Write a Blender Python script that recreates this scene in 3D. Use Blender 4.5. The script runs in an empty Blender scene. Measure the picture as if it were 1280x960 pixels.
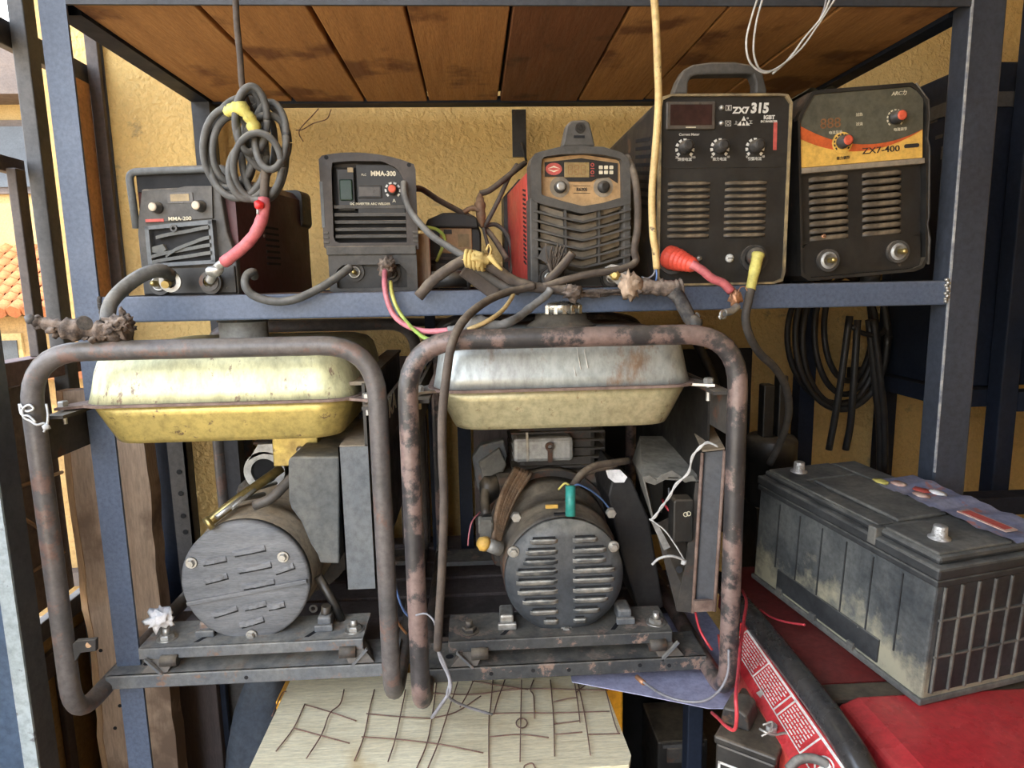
import bpy, bmesh, math, random
from mathutils import Vector, Matrix, noise
from math import pi, sin, cos, radians as rad
S = bpy.context.scene
C = S.collection
rng = random.Random(7)

# ------------------------------------------------------------------ camera
EYE = Vector((0, 0, 1.30)); FPX = 830.0
CR = (Matrix.Rotation(rad(-3), 3, 'Z') @ Matrix.Rotation(pi/2 - rad(8.8), 3, 'X') @ Matrix.Rotation(rad(-1.1), 3, 'Z'))
cd = bpy.data.cameras.new('camera'); cam = bpy.data.objects.new('camera', cd); C.objects.link(cam)
cam.matrix_world = Matrix.Translation(EYE) @ CR.to_4x4()
cd.sensor_width = 36; cd.lens = FPX*36/1280; cd.clip_start = .02; cd.clip_end = 200
S.camera = cam
# ------------------------------------------------------------------ sky, sun, exposure
W = bpy.data.worlds.new('sky'); S.world = W; W.use_nodes = True
wn = W.node_tree.nodes; wl = W.node_tree.links
geo = wn.new('ShaderNodeNewGeometry'); sep = wn.new('ShaderNodeSeparateXYZ'); ramp = wn.new('ShaderNodeValToRGB')
wl.new(geo.outputs['Incoming'], sep.inputs[0]); mth = wn.new('ShaderNodeMath'); mth.operation = 'MULTIPLY_ADD'
mth.inputs[1].default_value = -.5; mth.inputs[2].default_value = .5
wl.new(sep.outputs['Z'], mth.inputs[0]); wl.new(mth.outputs[0], ramp.inputs[0])
ramp.color_ramp.elements[0].position = .48; ramp.color_ramp.elements[0].color = (.40, .36, .30, 1)
ramp.color_ramp.elements[1].position = .54; ramp.color_ramp.elements[1].color = (.93, .96, 1.0, 1)
e = ramp.color_ramp.elements.new(1.0); e.color = (.50, .68, 1.0, 1)
bg = wn['Background']; wl.new(ramp.outputs[0], bg.inputs[0]); bg.inputs[1].default_value = 1.5
sl = bpy.data.lights.new('sun', 'SUN'); sl.energy = 2.6; sl.angle = rad(1.5); sl.color = (1, .90, .74)
sun = bpy.data.objects.new('sun', sl); C.objects.link(sun)
sun.rotation_euler = Vector((-.30, .45, -1.0)).to_track_quat('-Z', 'Y').to_euler()
S.view_settings.view_transform = 'Standard'; S.view_settings.look = 'None'
S.view_settings.exposure = 2.45; S.view_settings.gamma = 1; S.view_settings.use_curve_mapping = False

# ------------------------------------------------------------------ materials
def mat(name, col, col2=None, sc=8, rough=.6, metal=0, bump=.15, bsc=60, rust=0, rcol=(.10, .045, .025), rsc=14,
        dust=0, dcol=(.36, .29, .20), stretch=(1, 1, 1), scratch=0, scol=(.6, .6, .58), emit=0, spec=.4, grain=.32):
    m = bpy.data.materials.new(name); m.use_nodes = True
    n, l = m.node_tree.nodes, m.node_tree.links
    b = n['Principled BSDF']; tc = n.new('ShaderNodeTexCoord'); mp = n.new('ShaderNodeMapping')
    mp.inputs['Scale'].default_value = stretch
    l.new(tc.outputs['Object'], mp.inputs[0])
    def nz(s, d=5, vec=None, ro=.6):
        t = n.new('ShaderNodeTexNoise'); t.inputs['Scale'].default_value = s; t.inputs['Detail'].default_value = d
        t.inputs['Roughness'].default_value = ro; l.new((vec or mp).outputs[0], t.inputs['Vector']); return t
    def rmp(src, a, bb):
        r = n.new('ShaderNodeMapRange'); r.inputs[1].default_value = a; r.inputs[2].default_value = bb; r.clamp = True
        l.new(src, r.inputs[0]); return r.outputs[0]
    def mix(f, a, bb):
        x = n.new('ShaderNodeMix'); x.data_type = 'RGBA'
        if isinstance(f, (int, float)): x.inputs[0].default_value = f
        else: l.new(f, x.inputs[0])
        for s, v in ((6, a), (7, bb)):
            if isinstance(v, tuple): x.inputs[s].default_value = (*v, 1)
            else: l.new(v, x.inputs[s])
        return x.outputs[2]
    col2 = col2 or tuple(c*.72 for c in col)
    c = mix(rmp(nz(sc).outputs[0], .36, .64), col, col2)
    mf = None
    if scratch:
        s = mix(rmp(nz(rsc*1.7, 8, ro=.75).outputs[0], .70-.2*scratch, .74-.2*scratch), c, scol); c = s
    if rust:
        mf = rmp(nz(rsc, 8, ro=.7).outputs[0], .64-.3*rust, .70-.3*rust)
        c = mix(mf, c, rcol)
    if dust:
        g = n.new('ShaderNodeNewGeometry'); sx = n.new('ShaderNodeSeparateXYZ'); l.new(g.outputs['Normal'], sx.inputs[0])
        up = rmp(sx.outputs['Z'], -.04, .85)
        k = n.new('ShaderNodeMath'); k.operation = 'MULTIPLY'; l.new(up, k.inputs[0]); l.new(rmp(nz(sc*1.6, 8).outputs[0], .25, .62), k.inputs[1])
        k2 = n.new('ShaderNodeMath'); k2.operation = 'MULTIPLY'; l.new(k.outputs[0], k2.inputs[0]); k2.inputs[1].default_value = dust
        c = mix(k2.outputs[0], c, dcol)
    if grain:
        gm = n.new('ShaderNodeMix'); gm.data_type = 'RGBA'; gm.blend_type = 'MULTIPLY'; gm.inputs[0].default_value = grain; l.new(c, gm.inputs[6])
        l.new(rmp(nz(bsc*.9+30, 6, ro=.7).outputs[0], .34, .60), gm.inputs[7]); c = gm.outputs[2]
    l.new(c, b.inputs['Base Color'])
    b.inputs['Metallic'].default_value = metal; b.inputs['Specular IOR Level'].default_value = spec
    rr = rmp(nz(sc*2.2).outputs[0], .3, .7); r2 = n.new('ShaderNodeMath'); r2.operation = 'MULTIPLY_ADD'
    l.new(rr, r2.inputs[0]); r2.inputs[1].default_value = .22; r2.inputs[2].default_value = max(rough-.11, .04); l.new(r2.outputs[0], b.inputs['Roughness'])
    if metal and mf is not None:
        iv = n.new('ShaderNodeMath'); iv.operation = 'MULTIPLY_ADD'; l.new(mf, iv.inputs[0]); iv.inputs[1].default_value = -metal; iv.inputs[2].default_value = metal
        l.new(iv.outputs[0], b.inputs['Metallic'])
    if bump:
        bp = n.new('ShaderNodeBump'); bp.inputs['Strength'].default_value = bump; bp.inputs['Distance'].default_value = .003
        l.new(nz(bsc, 4).outputs[0], bp.inputs['Height']); l.new(bp.outputs[0], b.inputs['Normal'])
    if emit:
        b.inputs['Emission Color'].default_value = (*col, 1); b.inputs['Emission Strength'].default_value = emit
    return m

M = {}
def D(k, *a, **kw): M[k] = mat(k, *a, **kw)
D('navy', (.10, .128, .185), (.08, .102, .15), sc=5, rough=.42, bump=.12, bsc=140, scratch=.12, scol=(.3, .33, .4), dust=.3)
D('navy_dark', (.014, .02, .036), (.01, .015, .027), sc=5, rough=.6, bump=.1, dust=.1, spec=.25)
D('navy_shaded', (.045, .053, .070), (.034, .040, .053), sc=5, rough=.45, bump=.12, scratch=.12, scol=(.16, .12, .11), dust=.2)  # rack navy darkened, putting the right post's shade into the colour
D('sheet_brown', (.24, .175, .125), (.17, .125, .09), sc=5, rough=.75)
D('worn_edge', (.5, .5, .48), (.2, .22, .26), sc=40, rough=.5)
D('black_steel', (.018, .0175, .0175), (.034, .031, .028), sc=9, rough=.55, dust=.5, rust=.25, rcol=(.12, .06, .035))
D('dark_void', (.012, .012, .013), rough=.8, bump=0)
D('dark_iron', (.038, .035, .032), (.07, .06, .05), sc=12, rough=.65, dust=.6, rust=.35)
D('frame_brown', (.105, .078, .07), (.16, .12, .105), sc=10, rough=.55, bump=.3, rust=.45, rcol=(.05, .042, .042), rsc=22, dust=.35, dcol=(.42, .33, .27))
D('frame_grey', (.085, .078, .074), (.135, .115, .105), sc=9, rough=.42, bump=.25, rust=.30, rcol=(.16, .10, .08), rsc=26, dust=.3)
D('frame_worn', (.028, .026, .027), (.05, .044, .043), sc=12, rough=.42, bump=.3, rust=.50, rcol=(.20, .135, .115), rsc=15, dust=.25, spec=.6)
D('plate_grey', (.10, .108, .118), (.15, .15, .143), sc=14, rough=.6, bump=.25, rust=.28, rcol=(.2, .12, .08), rsc=26, dust=.75, dcol=(.37, .33, .26))
D('plate_dark', (.035, .038, .042), (.065, .065, .062), sc=14, rough=.6, bump=.3, rust=.3, rcol=(.26, .17, .13), rsc=30, dust=.6, dcol=(.25, .22, .17))
D('tank_cream', (.70, .68, .40), (.52, .51, .32), sc=6, rough=.42, metal=.25, bump=.12, bsc=50, rust=.16, rcol=(.28, .2, .14), rsc=60, stretch=(1, 1, .45))
D('tank_yellow', (.66, .50, .15), (.52, .40, .13), sc=7, rough=.38, metal=.45, bump=.1, bsc=60, rust=.12, rcol=(.16, .10, .05), rsc=50)
D('tank_steel', (.50, .53, .50), (.34, .33, .30), sc=6, rough=.4, metal=.45, bump=.12, bsc=50, rust=.50, rcol=(.26, .17, .11), rsc=5, stretch=(1, 1, .5))
D('tank_olive', (.60, .54, .32), (.50, .44, .25), sc=7, rough=.4, metal=.4, bump=.1, rust=.12, rcol=(.25, .15, .07), rsc=30)
D('tank_dark', (.13, .115, .10), (.2, .17, .14), sc=8, rough=.55, dust=.9, dcol=(.45, .42, .35))
D('rust_seam', (.17, .11, .085), (.26, .18, .14), sc=40, rough=.8, bump=.5)
D('chrome', (.62, .60, .54), (.42, .38, .3), sc=18, rough=.25, metal=.9, bump=.1, rust=.2, rcol=(.2, .13, .07))
D('zinc', (.55, .54, .5), (.4, .38, .34), sc=25, rough=.42, metal=.7, dust=.4)
D('brass', (.55, .42, .16), (.4, .3, .12), sc=20, rough=.35, metal=.8)
D('alu', (.55, .55, .53), (.38, .38, .36), sc=12, rough=.5, metal=.35, bump=.3, dust=.5)
D('cover_grey', (.125, .128, .132), (.19, .19, .19), sc=7, rough=.55, bump=.2, stretch=(1, 1, 6), dust=.25, scratch=.12, scol=(.42, .42, .43))
D('cover_dark', (.035, .040, .046), (.06, .066, .072), sc=10, rough=.55, bump=.2, dust=.6, dcol=(.50, .46, .37))
D('louver_dust', (.06, .066, .07), (.30, .28, .24), sc=26, rough=.65, bump=.3, dust=1.0, dcol=(.58, .54, .45))
D('box_grey', (.075, .081, .082), (.125, .122, .108), sc=9, rough=.6, bump=.1, dust=.9, dcol=(.42, .36, .25))
D('box_grey_light', (.10, .11, .118), (.13, .138, .14), sc=9, rough=.5, dust=.5)
D('box_dusty', (.13, .123, .105), (.20, .185, .155), sc=9, rough=.75, bump=.15, dust=.9, dcol=(.42, .39, .32))
D('gold_part', (.55, .42, .12), (.35, .25, .08), sc=20, rough=.45, metal=.5, rust=.2)
D('winding', (.30, .17, .09), (.16, .09, .05), sc=30, rough=.6, bump=.6, bsc=120, dust=.5)
D('machine_black', (.013, .0125, .012), (.026, .024, .021), sc=12, rough=.45, bump=.12, dust=.55, dcol=(.26, .20, .13), scratch=.05, scol=(.25, .2, .15))
D('machine_grey', (.045, .043, .040), (.085, .078, .068), sc=14, rough=.6, bump=.25, dust=.85, dcol=(.33, .26, .18))
D('machine_brown', (.036, .030, .027), (.065, .052, .043), sc=12, rough=.5, bump=.15, dust=.7, dcol=(.36, .27, .18), scratch=.08, scol=(.35, .2, .16))
D('slat_dust', (.20, .165, .12), (.30, .245, .175), sc=16, rough=.75, bump=.2, dust=.8, dcol=(.44, .33, .21))
D('louver_black', (.024, .02, .016), (.06, .048, .034), sc=24, rough=.55, bump=.2, dust=.8, dcol=(.38, .28, .17))
D('maroon', (.085, .022, .022), (.06, .018, .018), sc=8, rough=.5, dust=.4, dcol=(.2, .12, .09))
D('red_body', (.62, .07, .05), (.50, .06, .05), sc=8, rough=.4, dust=.3, dcol=(.4, .2, .14))
D('red_gloss', (.55, .018, .03), (.48, .015, .025), sc=4, rough=.28, bump=.05, dust=.15)
D('red_dull', (.20, .022, .02), (.16, .02, .018), sc=6, rough=.45, dust=.4, dcol=(.25, .1, .08))
D('white_print', (.72, .70, .64), (.6, .57, .5), sc=60, rough=.6, bump=0)
D('cream_print', (.75, .68, .5), (.62, .54, .38), sc=60, rough=.6, bump=0)
D('dark_print', (.04, .035, .03), rough=.6, bump=0)
D('orange_print', (.62, .13, .03), (.55, .1, .03), sc=5, rough=.5, bump=.05)
D('yellow_print', (.80, .48, .10), (.72, .42, .09), sc=6, rough=.5, bump=.05, dust=.2)
D('olive_print', (.10, .095, .065), (.075, .07, .05), sc=6, rough=.5, bump=.05, dust=.5)
D('red_print', (.55, .10, .08), (.4, .08, .06), sc=20, rough=.6, bump=0)
D('amber_panel', (.50, .32, .15), (.40, .24, .11), sc=12, rough=.5, dust=.5)
D('display', (.05, .022, .02), (.035, .018, .016), rough=.2, bump=0)
D('display_grey', (.10, .085, .07), (.07, .06, .05), sc=20, rough=.35, bump=0, dust=.4)
D('display_tan', (.34, .24, .10), (.26, .18, .08), sc=30, rough=.35, bump=0)
D('segment', (.26, .12, .05), rough=.4, bump=0)
D('knob_black', (.03, .03, .03), (.06, .055, .05), sc=30, rough=.4, dust=.6)
D('knob_cap_cream', (.70, .58, .42), (.55, .45, .33), sc=40, rough=.5)
D('knob_cap_red', (.72, .12, .06), (.6, .1, .05), sc=40, rough=.45)
D('rubber_grey', (.11, .107, .10), (.06, .06, .057), sc=14, rough=.6, bump=.15, dust=.7, dcol=(.40, .36, .29))
D('rubber_dark', (.05, .046, .042), (.09, .078, .065), sc=14, rough=.6, bump=.15, dust=.6, dcol=(.28, .22, .16))
D('rubber_black', (.018, .017, .017), (.03, .028, .026), sc=14, rough=.5, dust=.3, dcol=(.12, .10, .08))
D('cable_brown', (.10, .075, .056), (.05, .038, .031), sc=18, rough=.75, bump=.4, dust=.7, dcol=(.36, .28, .19))
D('cable_cream', (.72, .52, .22), (.58, .40, .17), sc=22, rough=.55, bump=.1, rust=.14, rcol=(.12, .08, .05), rsc=40)
D('burnt', (.045, .034, .028), (.22, .16, .12), sc=60, rough=.9, bump=1.0, bsc=90, dust=.5, dcol=(.45, .36, .28))
D('char', (.03, .028, .027), (.10, .085, .07), sc=50, rough=.8, bump=.8, bsc=80)
D('copper', (.58, .29, .15), (.40, .2, .11), sc=40, rough=.45, metal=.5, bump=.3)
D('red_tape', (.58, .16, .16), (.45, .10, .11), sc=40, rough=.5, bump=.3, bsc=50)
D('red_rubber', (.72, .09, .05), (.62, .07, .04), sc=20, rough=.45, bump=.1)
D('red_bright', (.75, .03, .03), rough=.4)
D('yellow_tape', (.70, .62, .16), (.55, .47, .12), sc=30, rough=.6, bump=.35, rust=.15, rcol=(.3, .26, .08), rsc=60)
D('yellow_cloth', (.66, .48, .16), (.45, .32, .12), sc=45, rough=.85, bump=.6)
D('grey_tape', (.27, .26, .24), (.20, .19, .17), sc=30, rough=.6, bump=.3)
D('pink_wire', (.60, .20, .22), (.5, .16, .18), sc=30, rough=.45, bump=.05)
D('lime_wire', (.26, .42, .08), (.55, .48, .12), sc=6, rough=.45, bump=.05)
D('orange_wire', (.66, .34, .16), rough=.45, bump=.05)
D('blue_wire', (.14, .24, .5), rough=.45, bump=.05)
D('red_wire', (.62, .06, .07), (.5, .05, .06), sc=20, rough=.4, bump=.05)
D('white_wire', (.62, .61, .58), (.48, .47, .44), sc=30, rough=.5, bump=.05)
D('grey_wire', (.30, .29, .30), rough=.45, bump=.05)
D('teal', (.05, .33, .27), (.03, .24, .2), sc=30, rough=.4)
D('rust_wire', (.22, .115, .08), (.13, .07, .05), sc=30, rough=.8)
D('paper', (.88, .86, .84), (.75, .72, .70), sc=30, rough=.8)
D('lilac', (.36, .36, .50), (.32, .32, .45), sc=3, rough=.6, bump=.05, dust=.15)
D('orange_paint', (.72, .34, .02), (.62, .28, .02), sc=6, rough=.4, dust=.2)
D('batt_black', (.018, .0195, .021), (.035, .037, .038), sc=9, rough=.6, bump=.12, dust=.55, dcol=(.26, .25, .215), scratch=.06, scol=(.26, .25, .22))
D('batt_side', (.085, .092, .095), (.31, .29, .22), sc=7, rough=.7, bump=.12, dust=.4, scratch=.10, scol=(.30, .28, .22), rsc=9)
D('batt_lid', (.07, .07, .065), (.17, .16, .135), sc=9, rough=.7, bump=.12, scratch=.08, scol=(.06, .06, .06), rsc=12)
D('lead', (.6, .58, .54), (.42, .4, .37), sc=60, rough=.45, metal=.6, bump=.8, bsc=120)
D('sticker', (.18, .19, .28), (.26, .25, .30), sc=25, rough=.5, rust=.2, rcol=(.4, .16, .13), rsc=20)
D('sticker_cream', (.55, .42, .33), (.5, .25, .2), sc=40, rough=.5)
D('floor_dirt', (.12, .10, .085), (.07, .06, .052), sc=5, rough=.9, bump=.5)
D('ground', (.58, .46, .30), (.50, .39, .25), sc=2, rough=.95, bump=.4)
D('roof_sheet', (.20, .19, .18), rough=.7)
D('pale_paint', (.52, .58, .58), (.42, .48, .48), sc=6, rough=.5, rust=.12, rcol=(.2, .2, .2), rsc=40)
D('slate_blue', (.10, .15, .23), rough=.5, bump=.05)
D('gate_grey', (.07, .067, .064), (.10, .092, .084), sc=7, rough=.6, dust=.3)
D('pink_wood', (.20, .12, .10), (.15, .09, .075), sc=10, rough=.7)
D('beam_dark', (.045, .048, .055), (.035, .037, .043), sc=6, rough=.5, dust=.2)
D('gate_brown', (.075, .058, .05), (.10, .075, .06), sc=7, rough=.6)
D('panel_brown', (.60, .30, .12), (.5, .25, .10), sc=4, rough=.7)
D('ochre', (.36, .225, .085), (.28, .175, .065), sc=4, rough=.9, bump=.4, rust=.1, rcol=(.25, .16, .08), rsc=6)
D('roof_tile', (.36, .12, .04), (.28, .09, .03), sc=20, rough=.85)
D('house_cream', (.42, .29, .12), (.36, .25, .10), sc=3, rough=.9)
D('glass_dark', (.05, .06, .07), rough=.1, bump=0)
D('hill_green', (.16, .15, .09), (.24, .2, .12), sc=3, rough=.95)
D('denim', (.035, .045, .06), (.06, .07, .082), sc=8, rough=.8, bump=.3)

def plaster(name, c1, c2, c3):
    m = mat(name, c1, c2, sc=2.2, rough=.85, bump=0, rust=.08, rcol=c3, rsc=9, grain=.12); n, l = m.node_tree.nodes, m.node_tree.links
    tc = n.new('ShaderNodeTexCoord'); v = n.new('ShaderNodeTexNoise'); v.inputs['Scale'].default_value = 70; v.inputs['Detail'].default_value = 3
    v.inputs['Distortion'].default_value = .3; l.new(tc.outputs['Object'], v.inputs['Vector'])
    r = n.new('ShaderNodeMapRange'); r.inputs[1].default_value = .40; r.inputs[2].default_value = .64; l.new(v.outputs[0], r.inputs[0])
    bp = n.new('ShaderNodeBump'); bp.inputs['Strength'].default_value = .55; bp.inputs['Distance'].default_value = .004
    l.new(r.outputs[0], bp.inputs['Height']); l.new(bp.outputs[0], n['Principled BSDF'].inputs['Normal']); M[name] = m
plaster('plaster', (.78, .52, .185), (.68, .47, .19), (.50, .35, .15))

def dusty_side(name):
    m = mat(name, (.035, .04, .043), (.10, .105, .10), sc=9, rough=.7, bump=.15, scratch=.05, scol=(.22, .21, .17), rsc=10, grain=.35); n, l = m.node_tree.nodes, m.node_tree.links
    b = n['Principled BSDF']; old = b.inputs['Base Color'].links[0].from_socket
    tc = n.new('ShaderNodeTexCoord'); sx = n.new('ShaderNodeSeparateXYZ'); l.new(tc.outputs['Object'], sx.inputs[0])
    v = n.new('ShaderNodeTexNoise'); v.inputs['Scale'].default_value = 16; v.inputs['Detail'].default_value = 9; v.inputs['Roughness'].default_value = .68; l.new(tc.outputs['Object'], v.inputs['Vector'])
    a = n.new('ShaderNodeMath'); a.operation = 'MULTIPLY_ADD'; l.new(sx.outputs['Z'], a.inputs[0]); a.inputs[1].default_value = -2.6; a.inputs[2].default_value = .26
    d = n.new('ShaderNodeMath'); d.operation = 'ADD'; l.new(a.outputs[0], d.inputs[0]); l.new(v.outputs[0], d.inputs[1])
    r = n.new('ShaderNodeMapRange'); r.inputs[1].default_value = .50; r.inputs[2].default_value = .74; r.inputs[4].default_value = .8; l.new(d.outputs[0], r.inputs[0])
    x = n.new('ShaderNodeMix'); x.data_type = 'RGBA'; l.new(r.outputs[0], x.inputs[0]); l.new(old, x.inputs[6]); x.inputs[7].default_value = (.33, .30, .20, 1)
    l.new(x.outputs[2], b.inputs['Base Color']); M[name] = m
dusty_side('batt_side')
D('edge_gold', (.40, .30, .15), (.14, .11, .07), sc=30, rough=.5)
D('tube_gloss', (.02, .02, .021), (.035, .034, .034), sc=10, rough=.25, scratch=.22, scol=(.3, .3, .3), rsc=12, dust=.08, spec=.6)
def wood(name, c1, c2, c3, grain=(14, 1.2, 14), rust=.18):
    m = mat(name, c1, c2, sc=2.0, rough=.75, bump=.35, bsc=9, stretch=grain, rust=0); n, l = m.node_tree.nodes, m.node_tree.links
    b = n['Principled BSDF']; old = b.inputs['Base Color'].links[0].from_socket
    tc = n.new('ShaderNodeTexCoord'); oi = n.new('ShaderNodeObjectInfo'); ad = n.new('ShaderNodeVectorMath'); ad.operation = 'ADD'
    l.new(tc.outputs['Object'], ad.inputs[0]); l.new(oi.outputs['Random'], ad.inputs[1])
    v = n.new('ShaderNodeTexNoise'); v.inputs['Scale'].default_value = 5.5; v.inputs['Detail'].default_value = 6; v.inputs['Roughness'].default_value = .55
    l.new(ad.outputs[0], v.inputs['Vector'])
    r = n.new('ShaderNodeMapRange'); r.inputs[1].default_value = .62-rust*.4; r.inputs[2].default_value = .70-rust*.4; l.new(v.outputs[0], r.inputs[0])
    x = n.new('ShaderNodeMix'); x.data_type = 'RGBA'; l.new(r.outputs[0], x.inputs[0]); l.new(old, x.inputs[6]); x.inputs[7].default_value = (*c3, 1)
    l.new(x.outputs[2], b.inputs['Base Color']); M[name] = m
wood('plank_wood', (.50, .25, .085), (.37, .175, .058), (.17, .07, .026))
wood('plank_wood_dark', (.20, .08, .032), (.15, .062, .025), (.07, .03, .014))
wood('slab_wood', (.56, .40, .27), (.40, .28, .19), (.22, .145, .095), grain=(8, 8, .9), rust=.22)
wood('slab_edge', (.62, .38, .2), (.5, .3, .15), (.36, .2, .1), grain=(20, 20, 1.5))
wood('board_dark', (.135, .105, .095), (.09, .07, .065), (.06, .05, .045), grain=(12, 12, 1.2))
wood('plywood', (.86, .75, .50), (.77, .65, .41), (.60, .46, .25), grain=(1.6, 16, 16), rust=.05)

# ------------------------------------------------------------------ geometry helpers
def at(px, py, Y):
    d = CR @ Vector(((px-640)/FPX, -(py-480)/FPX, -1)); return EYE + d*(Y/d.y)
def atx(px, py, X):
    d = CR @ Vector(((px-640)/FPX, -(py-480)/FPX, -1)); return EYE + d*(X/d.x)
def atz(px, py, Z):
    d = CR @ Vector(((px-640)/FPX, -(py-480)/FPX, -1)); return EYE + d*((Z-EYE.z)/d.z)
def fillet(pts, r, n=6):
    pts = [Vector(p) for p in pts]; out = [pts[0]]
    for i in range(1, len(pts)-1):
        a, b, c = pts[i-1], pts[i], pts[i+1]; u, v = (a-b), (c-b); rr = min(r[i] if isinstance(r, dict) else r, u.length*.49, v.length*.49)
        p, q = b+u.normalized()*rr, b+v.normalized()*rr
        for k in range(n+1):
            t = k/n; out.append(p*(1-t)**2 + b*2*t*(1-t) + q*t*t)
    return out+[pts[-1]]
def smooth(pts, n=6):
    pts = [Vector(p) for p in pts]
    if len(pts) < 3: return pts
    P = [pts[0]*2-pts[1]] + pts + [pts[-1]*2-pts[-2]]; out = []
    for i in range(1, len(P)-2):
        a, b, c, d = P[i-1:i+3]
        for k in range(n):
            t = k/n; out.append(.5*((2*b)+(c-a)*t+(2*a-5*b+4*c-d)*t*t+(-a+3*b-3*c+d)*t**3))
    return out+[pts[-1]]
class MB:
    def __init__(s): s.b = bmesh.new()
    def face(s, vs, sm=False):
        try: f = s.b.faces.new(vs); f.smooth = sm
        except ValueError: pass
    def add(s, t):
        me = bpy.data.meshes.new('t'); t.to_mesh(me); t.free(); s.b.from_mesh(me); bpy.data.meshes.remove(me)
    def box(s, lo, hi, bev=0, mtx=None, seg=2):
        t = bmesh.new(); bmesh.ops.create_cube(t, size=1); lo, hi = Vector(lo), Vector(hi)
        for v in t.verts: v.co = Vector(((lo[i]+hi[i])/2+v.co[i]*(hi[i]-lo[i])) for i in range(3))
        if bev: bmesh.ops.bevel(t, geom=t.edges[:], offset=bev, segments=seg, affect='EDGES', profile=.5)
        if bev:
            for f in t.faces: f.smooth = False
        if mtx: t.transform(mtx)
        s.add(t); return s
    def cbox(s, c, sz, bev=0, rot=None):
        h = Vector(sz)/2; m = Matrix.Translation(Vector(c)) @ (rot.to_4x4() if rot else Matrix())
        return s.box(-h, h, bev, m)
    def hexa(s, p):   # eight corners: bottom four, top four
        v = [s.b.verts.new(Vector(q)) for q in p]
        for f in ((3, 2, 1, 0), (4, 5, 6, 7), (0, 1, 5, 4), (1, 2, 6, 5), (2, 3, 7, 6), (3, 0, 4, 7)): s.face([v[i] for i in f])
        return s
    def prism(s, pts, a0, a1, ax='y', bev=0, mtx=None):   # 2-D outline (x,z) swept along y, or (y,z) along x, or (x,y) along z
        t = bmesh.new()
        mk = {'y': lambda p, a: (p[0], a, p[1]), 'x': lambda p, a: (a, p[0], p[1]), 'z': lambda p, a: (p[0], p[1], a)}[ax]
        A = [t.verts.new(mk(p, a0)) for p in pts]; B = [t.verts.new(mk(p, a1)) for p in pts]; n = len(pts)
        t.faces.new(A); t.faces.new(B[::-1])
        for i in range(n): t.faces.new((A[i], B[i], B[(i+1) % n], A[(i+1) % n]))
        bmesh.ops.recalc_face_normals(t, faces=t.faces[:])
        if bev: bmesh.ops.bevel(t, geom=[e for e in t.edges if e.is_boundary is False and e.calc_face_angle(0) > .5], offset=bev, segments=2, affect='EDGES', profile=.5)
        if mtx: t.transform(mtx)
        s.add(t); return s
    def tube(s, pts, r, seg=8, cap=True, flat=1, jit=0):
        pts = [Vector(p) for p in pts]; n = len(pts); R = r if callable(r) else (lambda t: r)
        tn = [(pts[min(i+1, n-1)]-pts[max(i-1, 0)]).normalized() for i in range(n)]
        up = Vector((0, 0, 1)) if abs(tn[0].z) < .9 else Vector((0, 1, 0))
        nr = (up-tn[0]*up.dot(tn[0])).normalized(); rings = []
        for i in range(n):
            if i: nr = (nr-tn[i]*nr.dot(tn[i])); nr = nr.normalized() if nr.length > 1e-6 else Vector((1, 0, 0))
            bi = tn[i].cross(nr); rr = R(i/max(n-1, 1))*(1+(rng.random()-.5)*jit)
            rings.append([s.b.verts.new(pts[i]+(nr*cos(2*pi*k/seg)+bi*sin(2*pi*k/seg)*flat)*rr) for k in range(seg)])
        for a, b in zip(rings, rings[1:]):
            for k in range(seg): s.face((a[k], a[(k+1) % seg], b[(k+1) % seg], b[k]), True)
        if cap: s.face(rings[0][::-1]); s.face(rings[-1])
        return s
    def lathe(s, prof, org, axis, seg=24, sm=True):   # prof: (radius, height along axis)
        ax = Vector(axis).normalized(); q = ax.to_track_quat('Z', 'Y').to_matrix(); org = Vector(org); rings = []
        for r, h in prof: rings.append([s.b.verts.new(org+q@Vector((max(r, 1e-5)*cos(2*pi*k/seg), max(r, 1e-5)*sin(2*pi*k/seg), h))) for k in range(seg)])
        for a, b in zip(rings, rings[1:]):
            for k in range(seg): s.face((a[k], a[(k+1) % seg], b[(k+1) % seg], b[k]), sm)
        s.face(rings[0][::-1]); s.face(rings[-1]); return s
    def cyl(s, p0, p1, r, r2=None, seg=16, bev=0):
        p0, p1 = Vector(p0), Vector(p1); h = (p1-p0).length; r2 = r if r2 is None else r2
        pr = [(r, 0), (r2, h)] if not bev else [(r-bev, 0), (r, bev), (r2, h-bev), (r2-bev, h)]
        return s.lathe(pr, p0, p1-p0, seg, seg > 8)
    def hexnut(s, p, ax, r, h): return s.lathe([(r, 0), (r, h*.8), (r*.85, h)], p, ax, 6, False)
    def ring(s, c, ax, r0, r1, h, seg=28):
        ax = Vector(ax).normalized(); q = ax.to_track_quat('Z', 'Y').to_matrix(); c = Vector(c); R = []
        for r, z in ((r0, 0), (r1, 0), (r1, h), (r0, h)): R.append([s.b.verts.new(c+q@Vector((r*cos(2*pi*k/seg), r*sin(2*pi*k/seg), z))) for k in range(seg)])
        for i in range(4):
            a, b = R[i], R[(i+1) % 4]
            for k in range(seg): s.face((a[k], a[(k+1) % seg], b[(k+1) % seg], b[k]), False)
        return s
    def blob(s, c, r, amp=.4, fr=30, sub=2, sq=(1, 1, 1), seed=0):
        t = bmesh.new(); bmesh.ops.create_icosphere(t, subdivisions=sub, radius=1); c = Vector(c); o = Vector((seed*3.1, seed*1.7, 0))
        for v in t.verts:
            d = v.co.normalized(); k = 1+amp*noise.noise(d*fr*.06+o)+amp*.6*noise.noise(d*fr*.15+o)
            v.co = c+Vector((d.x*sq[0], d.y*sq[1], d.z*sq[2]))*r*k
        for f in t.faces: f.smooth = True
        s.add(t); return s
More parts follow.
